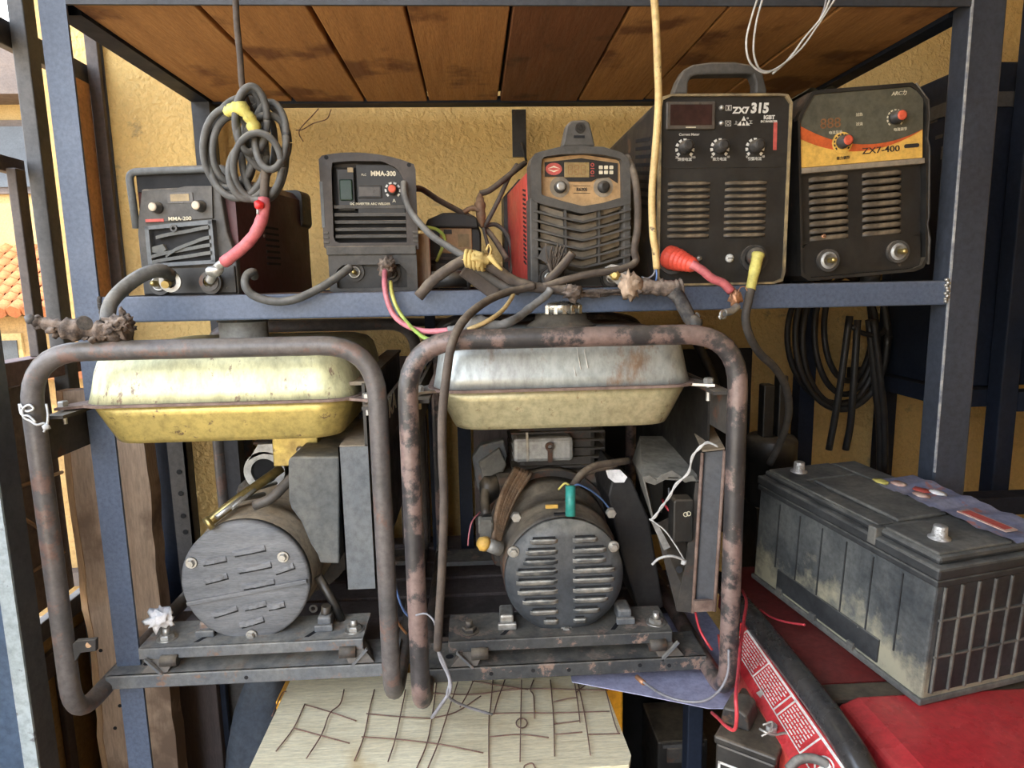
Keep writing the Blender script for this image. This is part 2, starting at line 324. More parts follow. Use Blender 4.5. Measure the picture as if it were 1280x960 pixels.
    def loft(s, rings, cap=True, sm=True):
        R = [[s.b.verts.new(Vector(p)) for p in ring] for ring in rings]; n = len(R[0])
        for a, b in zip(R, R[1:]):
            for k in range(n): s.face((a[k], a[(k+1) % n], b[(k+1) % n], b[k]), sm)
        if cap: s.face(R[0][::-1]); s.face(R[-1])
        return s
    def grid(s, fn, nu, nv, sm=True):
        G = [[s.b.verts.new(Vector(fn(i/nu, j/nv))) for j in range(nv+1)] for i in range(nu+1)]
        for i in range(nu):
            for j in range(nv): s.face((G[i][j], G[i+1][j], G[i+1][j+1], G[i][j+1]), sm)
        return s
def obj(name, mb, m, parent=None, world=False, label=None, kind=None):
    b = mb.b
    if world and parent is not None:
        bpy.context.view_layer.update(); b.transform(parent.matrix_world.inverted())
    bmesh.ops.recalc_face_normals(b, faces=b.faces[:])
    me = bpy.data.meshes.new(name); b.to_mesh(me); b.free(); o = bpy.data.objects.new(name, me)
    me.materials.append(M[m] if isinstance(m, str) else m); C.objects.link(o)
    if parent is not None: o.parent = parent
    if label: o['label'] = label
    if kind: o['kind'] = kind
    return o
def share(o, name, parent, loc, rot=(0, 0, 0), scale=(1, 1, 1)):
    c = o.copy(); c.name = name; C.objects.link(c); c.parent = parent; c.location = loc; c.rotation_euler = rot; c.scale = scale; return c
def tag(o, label, cat, group=None):
    o['label'] = label; o['category'] = cat
    if group: o['group'] = group
    return o
def thing(name, label, cat, loc=(0, 0, 0), rot=(0, 0, 0), group=None):
    o = bpy.data.objects.new(name, None); C.objects.link(o); o.location = loc; o.rotation_euler = rot; o.empty_display_size = .05
    return tag(o, label, cat, group)
def struct(name, mb, m, parent=None):
    o = obj(name, mb, m, parent)
    if parent is None: o['kind'] = 'structure'
    return o
def text(body, h, loc, m, parent, name='lettering', rot=(pi/2, 0, 0), align='CENTER', sx=1, bold=0, ex=.0004, shear=0):
    cu = bpy.data.curves.new('txt', 'FONT'); cu.body = body; cu.size = h*1.38; cu.align_x = align; cu.align_y = 'CENTER'
    cu.extrude = ex; cu.offset = bold*h; cu.resolution_u = 3; cu.shear = shear
    t = bpy.data.objects.new('txt', cu); C.objects.link(t); bpy.context.view_layer.update()
    me = bpy.data.meshes.new_from_object(t.evaluated_get(bpy.context.evaluated_depsgraph_get()))
    bpy.data.objects.remove(t); bpy.data.curves.remove(cu)
    o = bpy.data.objects.new(name, me); me.materials.clear(); me.materials.append(M[m]); C.objects.link(o)
    o.parent = parent; o.location = loc; o.rotation_euler = rot; o.scale = (sx, 1, 1); return o
def rrect(x0, z0, x1, z1, r, n=4):
    out = []
    for cx, cz, a in ((x1-r, z1-r, 0), (x0+r, z1-r, 90), (x0+r, z0+r, 180), (x1-r, z0+r, 270)):
        for k in range(n+1): t = rad(a+90*k/n); out.append((cx+r*cos(t), cz+r*sin(t)))
    return out
def cable(name, label, cat, pts, r, m, group=None, parent=None, n=6, seg=8, flat=1, jit=0):
    P = smooth([at(*p) for p in pts], n)
    if parent is not None: return obj(name, MB().tube(P, r, seg, flat=flat, jit=jit), m, parent, world=True)
    base = P[0]; t = MB().tube(P, r, seg, flat=flat, jit=jit); t.b.transform(Matrix.Translation(-base)); o = obj(name, t, m); o.location = base
    return tag(o, label, cat, group)
def strands(mb, c, d, n, L, r=.0009, spread=.5):
    c, d = Vector(c), Vector(d)
    for i in range(n):
        a = Vector((rng.gauss(0, spread), rng.gauss(0, spread), rng.gauss(0, spread))); e = c+(d+a)*L*(.6+.6*rng.random())
        mb.tube(smooth([c+a*L*.15, (c+e)/2+a*L*.25, e], 3), r, 4)
    return mb
# ================================================================== the setting
struct('floor', MB().box((-1.7, -1.0, -.06), (2.5, 1.95, 0)), 'floor_dirt')
struct('ground', MB().box((-40, -40, -.2), (40, 40, -.07)), 'ground')
struct('wall_back', MB().box((-1.0, 1.82, 0), (2.5, 1.95, 2.75)), 'plaster')
struct('wall_right', MB().box((2.4, -1.0, 0), (2.5, 1.82, 2.75)), 'plaster')
struct('front_light_blocker', MB().box((-.10, -.75, 0), (2.5, -.65, 2.75)), 'plaster')  # unseen wall behind the camera, added to block light on the right
struct('wall_left', MB().box((-.98, -.3, 2.25), (-.86, 1.82, 2.75)), 'plaster')
struct('ceiling', MB().box((-1.1, -.75, 2.75), (2.5, 1.95, 2.82)), 'roof_sheet')
struct('trim_1', MB().box((-.86, 1.70, 0), (-.655, 1.82, 2.75), bev=.008), 'plaster')

# ------------------------------------------------------------------ the big steel rack
NV = 'navy'
R = thing('storage_rack', 'blue painted steel storage rack holding the welders and the two frame generators', 'rack', (.13, 1.1, 0))
def part(name, mb, m, p=R, **k): return obj(name, mb, m, p, world=True, **k)
def angle(z0, z1, x0, x1, y0, y1, t=.005, left=True):
    b = MB().box((x0, y0, z0), (x1, y0+t, z1))
    return b.box((x0 if left else x1-t, y0+t, z0), ((x0+t) if left else x1, y1, z1))
part('post', angle(0, 2.2, -.638, -.598, 1.10, 1.14), NV)
pr = part('post', MB().box((.806, 1.10, 0), (.866, 1.145, 2.2), bev=.004), 'navy_shaded')
obj('worn_edge', MB().box((.8055, 1.0988, .95), (.8085, 1.1018, 1.78)), 'worn_edge', pr, world=True, label='scraped bare metal edge')
part('post', MB().box((-.638, 1.64, 0), (-.598, 1.68, 2.2)), 'beam_dark')
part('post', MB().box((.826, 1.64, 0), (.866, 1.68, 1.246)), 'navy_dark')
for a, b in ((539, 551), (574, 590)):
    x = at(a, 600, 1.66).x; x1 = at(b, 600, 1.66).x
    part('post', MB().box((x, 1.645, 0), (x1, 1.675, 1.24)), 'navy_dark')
x0 = at(877, 920, 1.12).x
part('post', MB().box((x0, 1.20, 0), (x0+.032, 1.235, .565), bev=.003), 'navy_dark')
part('beam', MB().box((-.598, 1.10, 1.721), (.806, 1.105, 1.765)), 'beam_dark')
mb_ = part('beam', MB().box((-.597, 1.10, 1.246), (.806, 1.14, 1.287), bev=.003), NV)
w = MB()
for i in range(9): w.blob((.803+rng.uniform(-.004, .003), 1.098, 1.252+i*.0045), .004, .4, 40, 1, seed=i)
obj('weld_bead', w, 'zinc', mb_, world=True, label='silvery weld bead')
w = MB()
for i in range(9): w.blob((-.597, 1.099, 1.25+i*.0045), .0038, .4, 40, 1, seed=i+20)
obj('weld_bead', w, 'char', mb_, world=True, label='dark weld bead')
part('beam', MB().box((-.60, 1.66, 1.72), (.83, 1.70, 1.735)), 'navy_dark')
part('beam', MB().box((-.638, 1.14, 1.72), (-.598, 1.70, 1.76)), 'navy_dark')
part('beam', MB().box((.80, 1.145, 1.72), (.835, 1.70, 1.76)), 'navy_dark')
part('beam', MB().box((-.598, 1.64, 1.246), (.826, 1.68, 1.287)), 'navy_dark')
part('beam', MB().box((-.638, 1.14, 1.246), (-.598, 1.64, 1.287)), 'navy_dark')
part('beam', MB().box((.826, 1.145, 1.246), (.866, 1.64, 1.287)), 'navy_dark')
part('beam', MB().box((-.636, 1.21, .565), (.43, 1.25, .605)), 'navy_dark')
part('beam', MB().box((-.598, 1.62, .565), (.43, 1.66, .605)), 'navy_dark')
# planks of the upper shelf, running into the depth
jx = [-.60, -.415, -.247, -.097, .069, .256, .417, .60, .80]
for i in range(8):
    m = 'plank_wood_dark' if i == 4 else 'plank_wood'
    a, b = jx[i]+.003+(.004 if i in (1, 2) else 0), jx[i+1]-.002
    t = MB().box((0, 0, 0), (b-a, .582, .024), bev=.0025)
    o = obj('plank', t, m, R); o.location = Vector((a, 1.1065, 1.7235+rng.uniform(0, .003)))-R.location
    o.rotation_euler = (0, rng.uniform(-.006, .006), rng.uniform(-.004, .004))
part('gap_blocker', MB().box((-.60, 1.107, 1.753), (.80, 1.69, 1.758)), 'dark_void', label='added black sheet keeping the upper plank gaps dark')  # added sheet that stops light coming through the plank gaps
for i in range(6):
    o = obj('plank', MB().box((0, 0, 0), (1.40, .078, .018), bev=.002), 'plank_wood_dark', R); o.location = Vector((-.595, 1.143+i*.082, 1.266))-R.location
for i in range(6):
    o = obj('plank', MB().box((0, 0, 0), (1.05, .078, .010), bev=.002), 'board_dark', R); o.location = Vector((-.62, 1.212+i*.09, .6055))-R.location
part('bracket', MB().box(at(641, 196, 1.69), at(657, 138, 1.70)).tube([at(652, 178, 1.68), at(658, 202, 1.68)], .003), 'black_steel', label='black steel strap')

# ------------------------------------------------------------------ the steel gate on the street side (plane X = -0.88)
G = thing('steel_gate', 'grey brown steel bar gate on the street side, behind the blue rack post', 'gate', (-.88, 1.5, 0))
def gbar(name, y0, y1, z0, z1, m, dx=.03, x=-.88, **k): return part(name, MB().box((x, y0, z0), (x+dx, y1, z1), bev=.002), m, G, **k)
gbar('upright', 1.417, 1.455, 0, 2.2, 'gate_grey')
gbar('upright', 1.353, 1.383, 1.17, 1.53, 'gate_brown', .018)
gbar('upright', 1.20, 1.235, 0, 2.2, 'gate_grey')
for a, b, m in ((1.676, 1.690, 'gate_brown'), (1.697, 1.715, 'gate_grey'), (1.722, 1.738, 'gate_brown'), (1.744, 1.770, 'gate_grey')): gbar('upright', a, b, 0, 2.2, m, .028)
gbar('upright', 1.775, 1.815, 0, 2.2, 'navy_dark', .05)
gbar('rail', .2, 1.78, 1.765, 1.815, 'gate_grey', .02, -.905)
gbar('rail', .2, 1.42, 1.525, 1.555, 'gate_brown', .02, -.905)
gbar('rail', .2, 1.66, 1.125, 1.170, 'pink_wood', .045, -.90)
gbar('rail', .2, 1.66, .60, .64, 'gate_grey', .02, -.905)
gbar('rail', .2, 1.78, 2.17, 2.25, 'gate_grey', .04, -.90)
gbar('sheet_panel', 1.56, 1.676, 1.0, 1.77, 'panel_brown', .006, -.884, label='orange brown sheet panel')
gbar('sheet_panel', .5, 1.415, .66, 1.118, 'sheet_brown', .006, -.895, label='dark brown lower sheet')
gbar('sheet_panel', .5, 1.65, .05, .598, 'ochre', .006, -.90, label='ochre painted bottom sheet')
for k in range(4): gbar('panel_rib', 1.20+k*.12, 1.225+k*.12, .08, .57, 'gate_brown', .012, -.894)
gbar('panel_rib', .9, 1.65, .52, .57, 'gate_brown', .014, -.894)
for (a, b) in (((14, 612), (78, 590)), ((18, 640), (60, 668)), ((40, 715), (80, 690))): part('lath', MB().tube([atx(*a, -.885), atx(*b, -.885)], .004, 4), 'slab_edge', G, label='pale timber lath')
P_ = thing('door_post', 'pale blue grey painted steel post at the gate, lower left', 'post', (-.76, 1.02, 0))
part('face', MB().box((-.742, 1.0, 0), (-.72, 1.004, 2.2)), 'pale_paint', P_)
part('face', MB().box((-.80, 1.0, 0), (-.742, 1.003, 2.2)), 'slate_blue', P_)
part('flange', MB().box((-.80, 1.004, 0), (-.72, 1.05, 2.2), bev=.002), 'gate_grey', P_)  # other sides of the pale post, their shade put into the grey

# ------------------------------------------------------------------ outdoors beyond the gate
Hh = thing('house', 'ochre house with a terracotta tiled lean-to roof, seen beyond the gate', 'house', (-3.6, 5.6, 0))
part('wall', MB().box((-6.4, 5.6, -.07), (-2.5, 6.2, 2.85)), 'house_cream', Hh)
rf = MB(); z0, y0 = 1.62, 5.55
for r_ in range(9):
    for k in range(22):
        x = -4.6+k*.1; yy = y0-r_*.085; zz = z0-r_*.052
        rf.tube([(x, yy+.05, zz+.012), (x, yy-.06, zz-.05)], .05, 6)
part('roof_tile', rf, 'roof_tile', Hh, kind='stuff')
part('lean_to_wall', MB().box((-4.6, 4.95, -.07), (-2.5, 5.05, 1.12)), 'ochre', Hh)
wf = part('window', MB().box((-3.75, 4.93, .35), (-3.25, 4.96, 1.0)), 'house_cream', Hh)
for i in range(3): obj('pane', MB().box((-3.72+i*.155, 4.92, .4), (-3.59+i*.155, 4.94, .95)), 'glass_dark', wf, world=True)
part('eave', MB().box((-6.5, 5.3, 2.72), (-2.4, 6.3, 3.05)), 'gate_brown', Hh)
wf = part('window', MB().box((-3.9, 5.57, 2.05), (-3.3, 5.61, 2.6)), 'gate_brown', Hh)
obj('pane', MB().box((-3.86, 5.555, 2.1), (-3.34, 5.575, 2.55)), 'glass_dark', wf, world=True)
pl = thing('gate_pillar', 'stained ochre masonry pillar beyond the steel gate', 'pillar', (-1.77, 3.2, 0))
part('shaft', MB().box((-1.885, 3.1, -.07), (-1.66, 3.4, 2.9), bev=.01), 'ochre', pl)
part('cap', MB().box((-1.92, 3.06, 2.9), (-1.62, 3.44, 3.0), bev=.01), 'ochre', pl)
lw = thing('boundary_wall', 'low ochre boundary wall with recessed panels beyond the gate', 'wall', (-2.4, 2.8, 0))
part('wall', MB().box((-4.2, 2.75, -.07), (-1.3, 2.9, .95)), 'ochre', lw)
for i in range(4):
    x = -3.6+i*.55
    fr = MB().box((x, 2.70, .08), (x+.06, 2.755, .80)).box((x+.44, 2.70, .08), (x+.50, 2.755, .80)).box((x, 2.70, .74), (x+.50, 2.755, .80)).box((x, 2.70, .08), (x+.50, 2.755, .14))
    part('panel_frame', fr, 'gate_brown', lw)
part('coping', MB().box((-4.25, 2.7, .95), (-1.25, 2.95, 1.0)), 'roof_tile', lw)

# ------------------------------------------------------------------ timber and steel leaning behind the left post
def lean(name, label, cat, x0, x1, y, z1, m, dep=.03, tilt=0, group=None, mod=None):
    mb = MB().box((x0, y, 0), (x1, y+dep, z1), bev=.002)
    if mod: mod(mb)
    base = Vector(((x0+x1)/2, y+dep/2, 0)); mb.b.transform(Matrix.Translation(-base)); o = obj(name, mb, m); o.location = base
    o.rotation_euler = (tilt, 0, 0); return tag(o, label, cat, group)
sb = thing('timber_slab', 'rough weathered timber slab standing upright behind the blue left rack post', 'timber', (-.755, 1.37, 0))
t = MB(); n = 26
def edge(z, s): return (noise.noise(Vector((z*5, s, 0)))*.009+noise.noise(Vector((z*19, s, 3)))*.004)
rings = []
for i in range(n+1):
    z = 1.10*i/n; xl, xr = -.838+edge(z, 1), -.680+edge(z, 7)
    rings.append([(xl+.012, 1.352, z), (xr, 1.352, z), (xr, 1.395, z), (xl+.012, 1.395, z)])
t.loft(rings, sm=False); part('board_face', t, 'slab_wood', sb)
t = MB(); rings = []
for i in range(n+1):
    z = 1.10*i/n; xl = -.838+edge(z, 1); rings.append([(xl-.006+edge(z*2, 4)*.4, 1.36, z), (xl+.0125, 1.350, z), (xl+.0125, 1.394, z), (xl-.004, 1.39, z)])
t.loft(rings, sm=False); part('bark_edge', t, 'slab_edge', sb, label='pale split edge')
t = MB()
for (px, py) in ((126, 813), (150, 882), (144, 910), (158, 912), (152, 815), (143, 780)): p = at(px, py, 1.3515); t.cyl(p, p+Vector((0, -.0012, 0)), .004, seg=8)
part('nail_hole', t, 'dark_void', sb, kind='stuff')
Xs = lambda p, y=1.74: at(p, 640, y).x
def holes(mb): pass
lean('steel_flat_bar', 'grey steel flat bar beside the timber slab, nearest the slab', 'steel bar', Xs(183, 1.6), Xs(193, 1.6), 1.6, 1.12, 'gate_grey', .02)
lean('steel_plate', 'wide black steel plate standing behind the left generator', 'steel plate', Xs(193, 1.64), Xs(226, 1.64), 1.64, 1.10, 'navy_dark', .02)
ab = thing('slotted_angle', 'dark slotted steel angle with punched holes on the back wall', 'steel bar', (Xs(229, 1.62), 1.62, 0))
part('flange', MB().box((Xs(217, 1.62), 1.62, 0), (Xs(239, 1.62), 1.626, 1.12)).box((Xs(239, 1.62)-.005, 1.62, 0), (Xs(239, 1.62), 1.66, 1.12)), 'gate_grey', ab)
t = MB()
for (px, py) in ((226, 617), (229, 645), (232, 665), (224, 590), (234, 700)): p = at(px, py, 1.6195); t.cyl(p, p-Vector((0, .0008, 0)), .0065, seg=10)
part('punched_hole', t, 'dark_void', ab, kind='stuff')
for i, (a, b, h, m, lab) in enumerate(((273, 288, 1.08, 'gate_brown', 'brown grey steel strip right of the bare yellow wall strip'), (291, 302, 1.10, 'gate_grey', 'middle one of three grey steel strips beyond the left alternator'),
                                (305, 320, 1.07, 'dark_iron', 'rusty dark steel strip closest to the pale gasket ring'))):
    lean('steel_strip', lab, 'steel bar', Xs(a, 1.76), Xs(b, 1.76), 1.76, h, m, .02)
lean('brown_board', 'worn brown board standing on edge under the left generator', 'board', at(219, 900, 1.5).x, at(274, 900, 1.5).x, 1.5, .55, 'board_dark', .03)
lean('black_pipe', 'thin black pipe standing right of the worn brown board', 'pipe', at(276, 900, 1.52).x, at(285, 900, 1.52).x, 1.52, .56, 'navy_dark', .015)
lean('grey_board', 'dull grey board between the black pipe and the orange machine', 'board', at(285, 900, 1.56).x, at(342, 900, 1.56).x, 1.56, .56, 'gate_grey', .02)
lean('hardboard_panel', 'brown hardboard panel behind the right generator engine', 'board', at(596, 700, 1.58).x, at(652, 700, 1.58).x, 1.58, .46, 'board_dark', .012).location.z = .6165
lean('hardboard_panel', 'brown hardboard panel between the two generators', 'board', at(500, 600, 1.69).x, at(536, 600, 1.69).x, 1.69, .50, 'panel_shade' if 'panel_shade' in M else 'board_dark', .012).location.z = .6165
lean('shade_sheet', 'added black sheet standing in for the shade below the right generator', 'steel plate', .27, .50, 1.58, .56, 'dark_void', .01)  # added black filler, shade under the generator drawn as a sheet
for lab_, a, b, y in (('added black sheet standing in for shade behind the left generator engine', 325, 470, 1.68), ('added black sheet standing in for shade behind the right generator engine', 655, 935, 1.685)):
    lean('shade_sheet', lab_, 'steel plate', at(a, 600, y).x, at(b, 600, y).x, y, .50, 'dark_void', .008).location.z = .6165  # black sheets added to hide the bright wall and darken behind the engines
lean('dark_board', 'dark board standing on the floor behind the orange machine', 'board', -.42, .26, 1.60, .55, 'board_dark', .02)
# black hose along the back wall
cable('black_hose', 'black hose running along the back wall under the middle shelf', 'hose', [(265, 404, 1.74), (330, 405, 1.74), (420, 404, 1.74), (500, 403, 1.74), (640, 402, 1.74), (740, 397, 1.74), (782, 398, 1.74), (800, 412, 1.74), (808, 440, 1.74), (815, 500, 1.74)], .011, 'rubber_black')
cable('black_hose', 'black strap hanging behind the right corner of the right generator', 'hose', [(862, 405, 1.5), (872, 430, 1.5), (890, 470, 1.5), (905, 520, 1.5)], .011, 'rubber_black')
cable('binding_wire', 'thin bent wire stuck on the yellow wall below the upper shelf', 'wire', [(398, 136, 1.70), (390, 145, 1.76), (376, 160, 1.78), (374, 168, 1.78), (379, 177, 1.78)], .0012, 'rust_wire')
cable('binding_wire', 'second thin wire curling up to the rear shelf beam', 'wire', [(414, 137, 1.70), (408, 149, 1.76), (392, 154, 1.78), (378, 162, 1.78), (370, 163, 1.78)], .0012, 'rust_wire')

# ------------------------------------------------------------------ right-hand neighbour rack with a dark cabinet
Q = thing('neighbour_rack', 'dark navy steel rack beyond the right post of the main rack', 'rack', (1.5, 1.5, 0))
part('post', MB().box((1.125, 1.35, 0), (1.165, 1.39, 2.0), bev=.003), 'navy_dark', Q)
part('post', MB().box((2.0, 1.35, 0), (2.04, 1.39, 2.0)), 'navy_dark', Q)
part('post', MB().box((1.125, 1.76, 0), (1.165, 1.80, 1.70)), 'navy_dark', Q)
part('beam', MB().box((1.165, 1.35, 1.0), (2.0, 1.39, 1.043)), 'navy_dark', Q)
part('beam', MB().box((1.04, 1.39, 1.005), (1.165, 1.80, 1.043)), 'navy_dark', Q)
part('beam', MB().box((.90, 1.30, .785), (2.0, 1.35, .825), bev=.003), 'navy_dark', Q)
part('beam', MB().box((1.165, 1.76, 1.0), (2.0, 1.80, 1.043)), 'navy_dark', Q)
K = thing('dark_cabinet', 'dark navy metal cabinet on the rack beyond the right post', 'cabinet', (1.5, 1.54, 1.045))
part('body', MB().box((1.06, 1.42, 1.0455), (1.98, 1.66, 1.736), bev=.004), 'navy_dark', K)
part('top_rim', MB().box((1.055, 1.415, 1.645), (1.98, 1.662, 1.675)), 'gate_grey', K)
for (px, py, w_, h_) in ((1174, 171, .012, .004), (1181, 190, .012, .014), (1166, 152, .016, .003)): p = atx(px, py, 1.0595); part('label_plate', MB().box(p-Vector((.0008, w_, h_)), p+Vector((.0002, w_, h_))), 'display_grey', K)
gs = thing('grey_sheet', 'grey metal sheet leaning behind the right rack post', 'steel plate', (1.27, 1.32, .826))
part('sheet', MB().box((1.19, 1.32, .826), (1.5, 1.324, 1.69)), 'gate_grey', gs)
part('clamp', MB().box((1.168, 1.30, 1.13), (1.20, 1.318, 1.20), bev=.003).cyl((1.18, 1.30, 1.18), (1.18, 1.285, 1.18), .009, seg=6).cyl((1.18, 1.30, 1.145), (1.18, 1.285, 1.145), .009, seg=6), 'navy_dark', gs)
# coil of black welding cable hanging on the back wall
hk = thing('black_cable_coil', 'black welding cable coil hanging in the dark above the battery', 'cable', tuple(at(1050, 400, 1.6)))
hk_m = []
for i, (cx, cy, rx, ry) in enumerate(((1052, 420, 58, 92), (1050, 425, 47, 82), (1056, 415, 38, 78), (1048, 420, 64, 84), (1060, 410, 30, 66))):
    t = MB().tube(smooth([at(cx+rx*cos(a), cy+ry*sin(a), 1.58+.02*i+.01*sin(a*2)) for a in [2*pi*k/14 for k in range(15)]], 4), .0075, 8)
    part('loop', t, 'rubber_black', hk)
part('tie', MB().tube(smooth([at(1064, 408, 1.55), at(1080, 417, 1.55), at(1100, 418, 1.56), at(1110, 405, 1.6)], 4), .006), 'rubber_black', hk)
for pts in ([(1062, 395, 1.55), (1052, 470, 1.55), (1044, 520, 1.56), (1036, 562, 1.57)], [(1072, 400, 1.55), (1067, 480, 1.55), (1063, 530, 1.56), (1057, 562, 1.57)], [(1092, 400, 1.55), (1100, 470, 1.56), (1105, 520, 1.58), (1106, 590, 1.6)], [(1086, 400, 1.56), (1094, 480, 1.57), (1099, 530, 1.59), (1100, 590, 1.61)]):
    part('tail', MB().tube(smooth([at(*p) for p in pts], 5), .0085), 'rubber_black', hk)
# dark hoses between the right generator and the battery
bc = thing('fuel_filter', 'dark cylindrical machine part behind the right generator tube', 'machine part', (at(962, 600, 1.45).x, 1.45, 0))
p = at(962, 600, 1.45); part('housing', MB().lathe([(.0, 0), (.05, 0), (.052, .01), (.052, .10), (.057, .102), (.057, .15), (.05, .16), (0, .16)], (p.x, p.y, .78), (0, 0, 1), 24), 'machine_black', bc)
part('neck', MB().box((p.x-.03, p.y-.02, .94), (p.x-.005, p.y+.01, 1.06), bev=.003).box((p.x+.005, p.y-.02, .94), (p.x+.025, p.y+.01, 1.08), bev=.003), 'machine_black', bc)
part('foot_block', MB().box((p.x-.045, p.y-.04, 0), (p.x+.045, p.y+.04, .78)), 'machine_black', bc)
# ================================================================== welders on the middle shelf (top of beam z = 1.287)
ZS = 1.2872
def knob(par, x, z, r, L, cap, body='knob_black', y=0, name='knob'):
    k = obj(name, MB().lathe([(r*1.12, 0), (r*1.12, L*.25), (r, L*.3), (r*.92, L), (r*.8, L*1.02)], (x, y, z), (0, -1, 0), 16), body, par)
    obj('knob_cap', MB().lathe([(r*.80, 0), (r*.78, L*.10), (r*.5, L*.13)], (x, y-L*1.0, z), (0, -1, 0), 16), cap, k); return k
def dial(par, x, z, r, m, n=9, y=0, a0=-40, a1=220, w=.28):
    mb = MB()
    for i in range(n):
        a = rad(a0+(a1-a0)*i/(n-1)); da = rad((a1-a0)/(n-1)*.30)
        p = [(x+rr*cos(t), z+rr*sin(t)) for rr, t in ((r, a-da), (r*(1+w), a-da), (r*(1+w), a+da), (r, a+da))]
        mb.prism(p, y, y-.0004)
    return obj('dial_scale', mb, m, par)
def louver_mesh(w, h, d):
    mb = MB(); n = 8
    rings = []
    for i in range(n+1):
        u = i/n; x = -w/2+w*u; k = min(1, math.sqrt(max(0, 1-abs(2*u-1)**6)))+.02
        rings.append([(x, 0, -h*.5*(.4+.6*k)), (x, -d*k, -h*.42), (x, -d*k*.95, -h*.25), (x, -d*k*.5, h*.25), (x, 0, h*.5*(.4+.6*k))])
    mb.loft(rings); return mb
def louvers(par, xs, zs, w, h, d, m, y=0):
    o0 = obj('louver', louver_mesh(w, h, d), m, par); first = True; slit = obj('louver_slit', MB().box((-w*.46, -.0005, -h*.72), (w*.46, .0005, -h*.42)), 'dark_void', o0)
    for x in xs:
        for z in zs:
            if first: o0.location = (x, y, z); first = False; continue
            o = share(o0, 'louver', par, (x, y, z)); share(slit, 'louver_slit', o, (0, 0, 0))
def screw(par, x, z, r, m='zinc', y=0):
    s = obj('screw', MB().lathe([(r, 0), (r, r*.4), (r*.7, r*.7), (0, r*.75)], (x, y, z), (0, -1, 0), 12), m, par)
    obj('screw_slot', MB().box((x-r*.6, y-r*.8, z-r*.1), (x+r*.6, y-r*.74, z+r*.1)), 'dark_void', s); return s
def socket(par, x, z, r, y=0, pin='brass', rim='zinc'):
    s = obj('socket', MB().ring((x, y, z), (0, -1, 0), r*.72, r, r*.35).cyl((x, y, z), (x, y-.0005, z), r*.75), 'machine_grey', par)
    obj('socket_insert', MB().lathe([(r*.66, 0), (r*.66, r*.45), (r*.5, r*.55), (r*.5, r*.5), (0, r*.5)], (x, y, z), (0, -1, 0), 18), rim, s)
    obj('socket_pin', MB().lathe([(r*.26, 0), (r*.26, r*.9), (r*.18, r*1.05), (0, r*1.07)], (x, y-r*.3, z), (0, -1, 0), 12), pin, s); return s
def feet(par, w, d, m='rubber_black', h=.008):
    for sx in (-1, 1):
        for y in (.03, d-.03): obj('foot', MB().cyl((sx*w*.38, y, -h), (sx*w*.38, y, .001), .011, seg=12), m, par)

# ---- A: maroon welder, left
A = thing('arc_welder', 'small maroon arc welder with warped grey front vents and two cream-capped knobs', 'welder', (-.468, 1.132, ZS), (0, 0, -rad(10)))
w, h, d = .168, .192, .29
obj('body', MB().prism([(-w/2, 0), (w/2, 0), (w/2, h*.93), (w/2-.012, h), (-w/2+.012, h), (-w/2, h*.93)], .012, d), 'maroon', A)
obj('rear_guard', MB().prism(rrect(-w/2-.005, .125, w/2+.005, h+.006, .012), d-.035, d+.008), 'black_steel', A)
def qa(px, py): return ((px-242)*.00142+.002, (363-py)*.00128)
fc = obj('front_frame', MB().prism([(-w/2, 0), (w/2, 0), (w/2, .06), (w/2-.012, .10), (w/2-.016, .14), (w/2-.018, h-.02), (-w/2+.015, h-.02), (-w/2+.002, .12), (-w/2, .10)], .0, .014, bev=.003), 'machine_grey', A)
gd = MB().tube(fillet([(-w/2-.002, .002, .11), (-w/2-.004, .0, h+.007), (w/2-.004, .0, h+.007), (w/2-.004, .02, h-.02)], .014), .006, 8)
obj('top_guard', gd, 'box_grey_light', A)
obj('guard_lip', MB().box((-w/2+.004, .006, h-.024), (w/2-.012, .03, h+.004)), 'dark_void', A)
obj('control_panel', MB().prism([(-.066, .118), (.052, .122), (.055, .172), (.01, .173), (-.02, .168), (-.056, .168)], -.004, .002), 'machine_grey', A)
t = MB().prism(rrect(-.022, .147, .022, .164, .003), -.0055, -.003); dm = obj('display_window', t, 'display_grey', A); obj('display_glass', MB().box((-.016, -.0062, .150), (.016, -.005, .161)), 'display_tan', dm)
knob(A, -.040, .141, .0085, .014, 'knob_cap_cream', y=-.004); knob(A, .034, .141, .0085, .014, 'knob_cap_cream', y=-.004)
obj('red_strip', MB().box((-.064, -.0048, .119), (-.032, -.003, .1235)), 'red_print', A)
text('MMA-200', .006, (-.004, -.0046, .1225), 'cream_print', A, sx=1.2, bold=.02)
vf = MB().box((-.062, -.012, .048), (-.055, .002, .112)).box((.048, -.012, .052), (.055, .002, .118))
vf.prism([(-.062, .106), (.055, .112), (.055, .119), (-.062, .112)], -.012, .002).prism([(-.062, .046), (.055, .050), (.055, .056), (-.062, .052)], -.012, .002)
obj('vent_frame', vf, 'box_grey_light', A, label='pale grey vent frame')
obj('vent_void', MB().box((-.058, -.003, .05), (.05, -.001, .11)), 'dark_void', A)
for z, sag, xl in ((.098, -.004, -.044), (.082, -.018, -.03), (.070, -.006, -.055), (.058, -.003, -.055)):
    pts = [(xl+(.05-xl)*k/8, -.008-.003*sin(k), z+.010*(k/8)+sag*(1-k/8)**2) for k in range(9)]
    mb = MB(); mb.loft([[(x, y-.004, zz-.0035), (x, y+.004, zz-.002), (x, y+.004, zz+.003), (x, y-.004, zz+.002)] for x, y, zz in pts], sm=False); obj('slat', mb, 'box_grey', A)
obj('slat', MB().prism([(-.055, .079), (-.035, .083), (-.03, .074), (-.04, .068), (-.055, .070)], -.009, -.002), 'box_grey', A)
obj('lower_panel', MB().box((-w/2+.004, -.004, .002), (w/2-.002, .002, .046), bev=.002), 'machine_black', A)
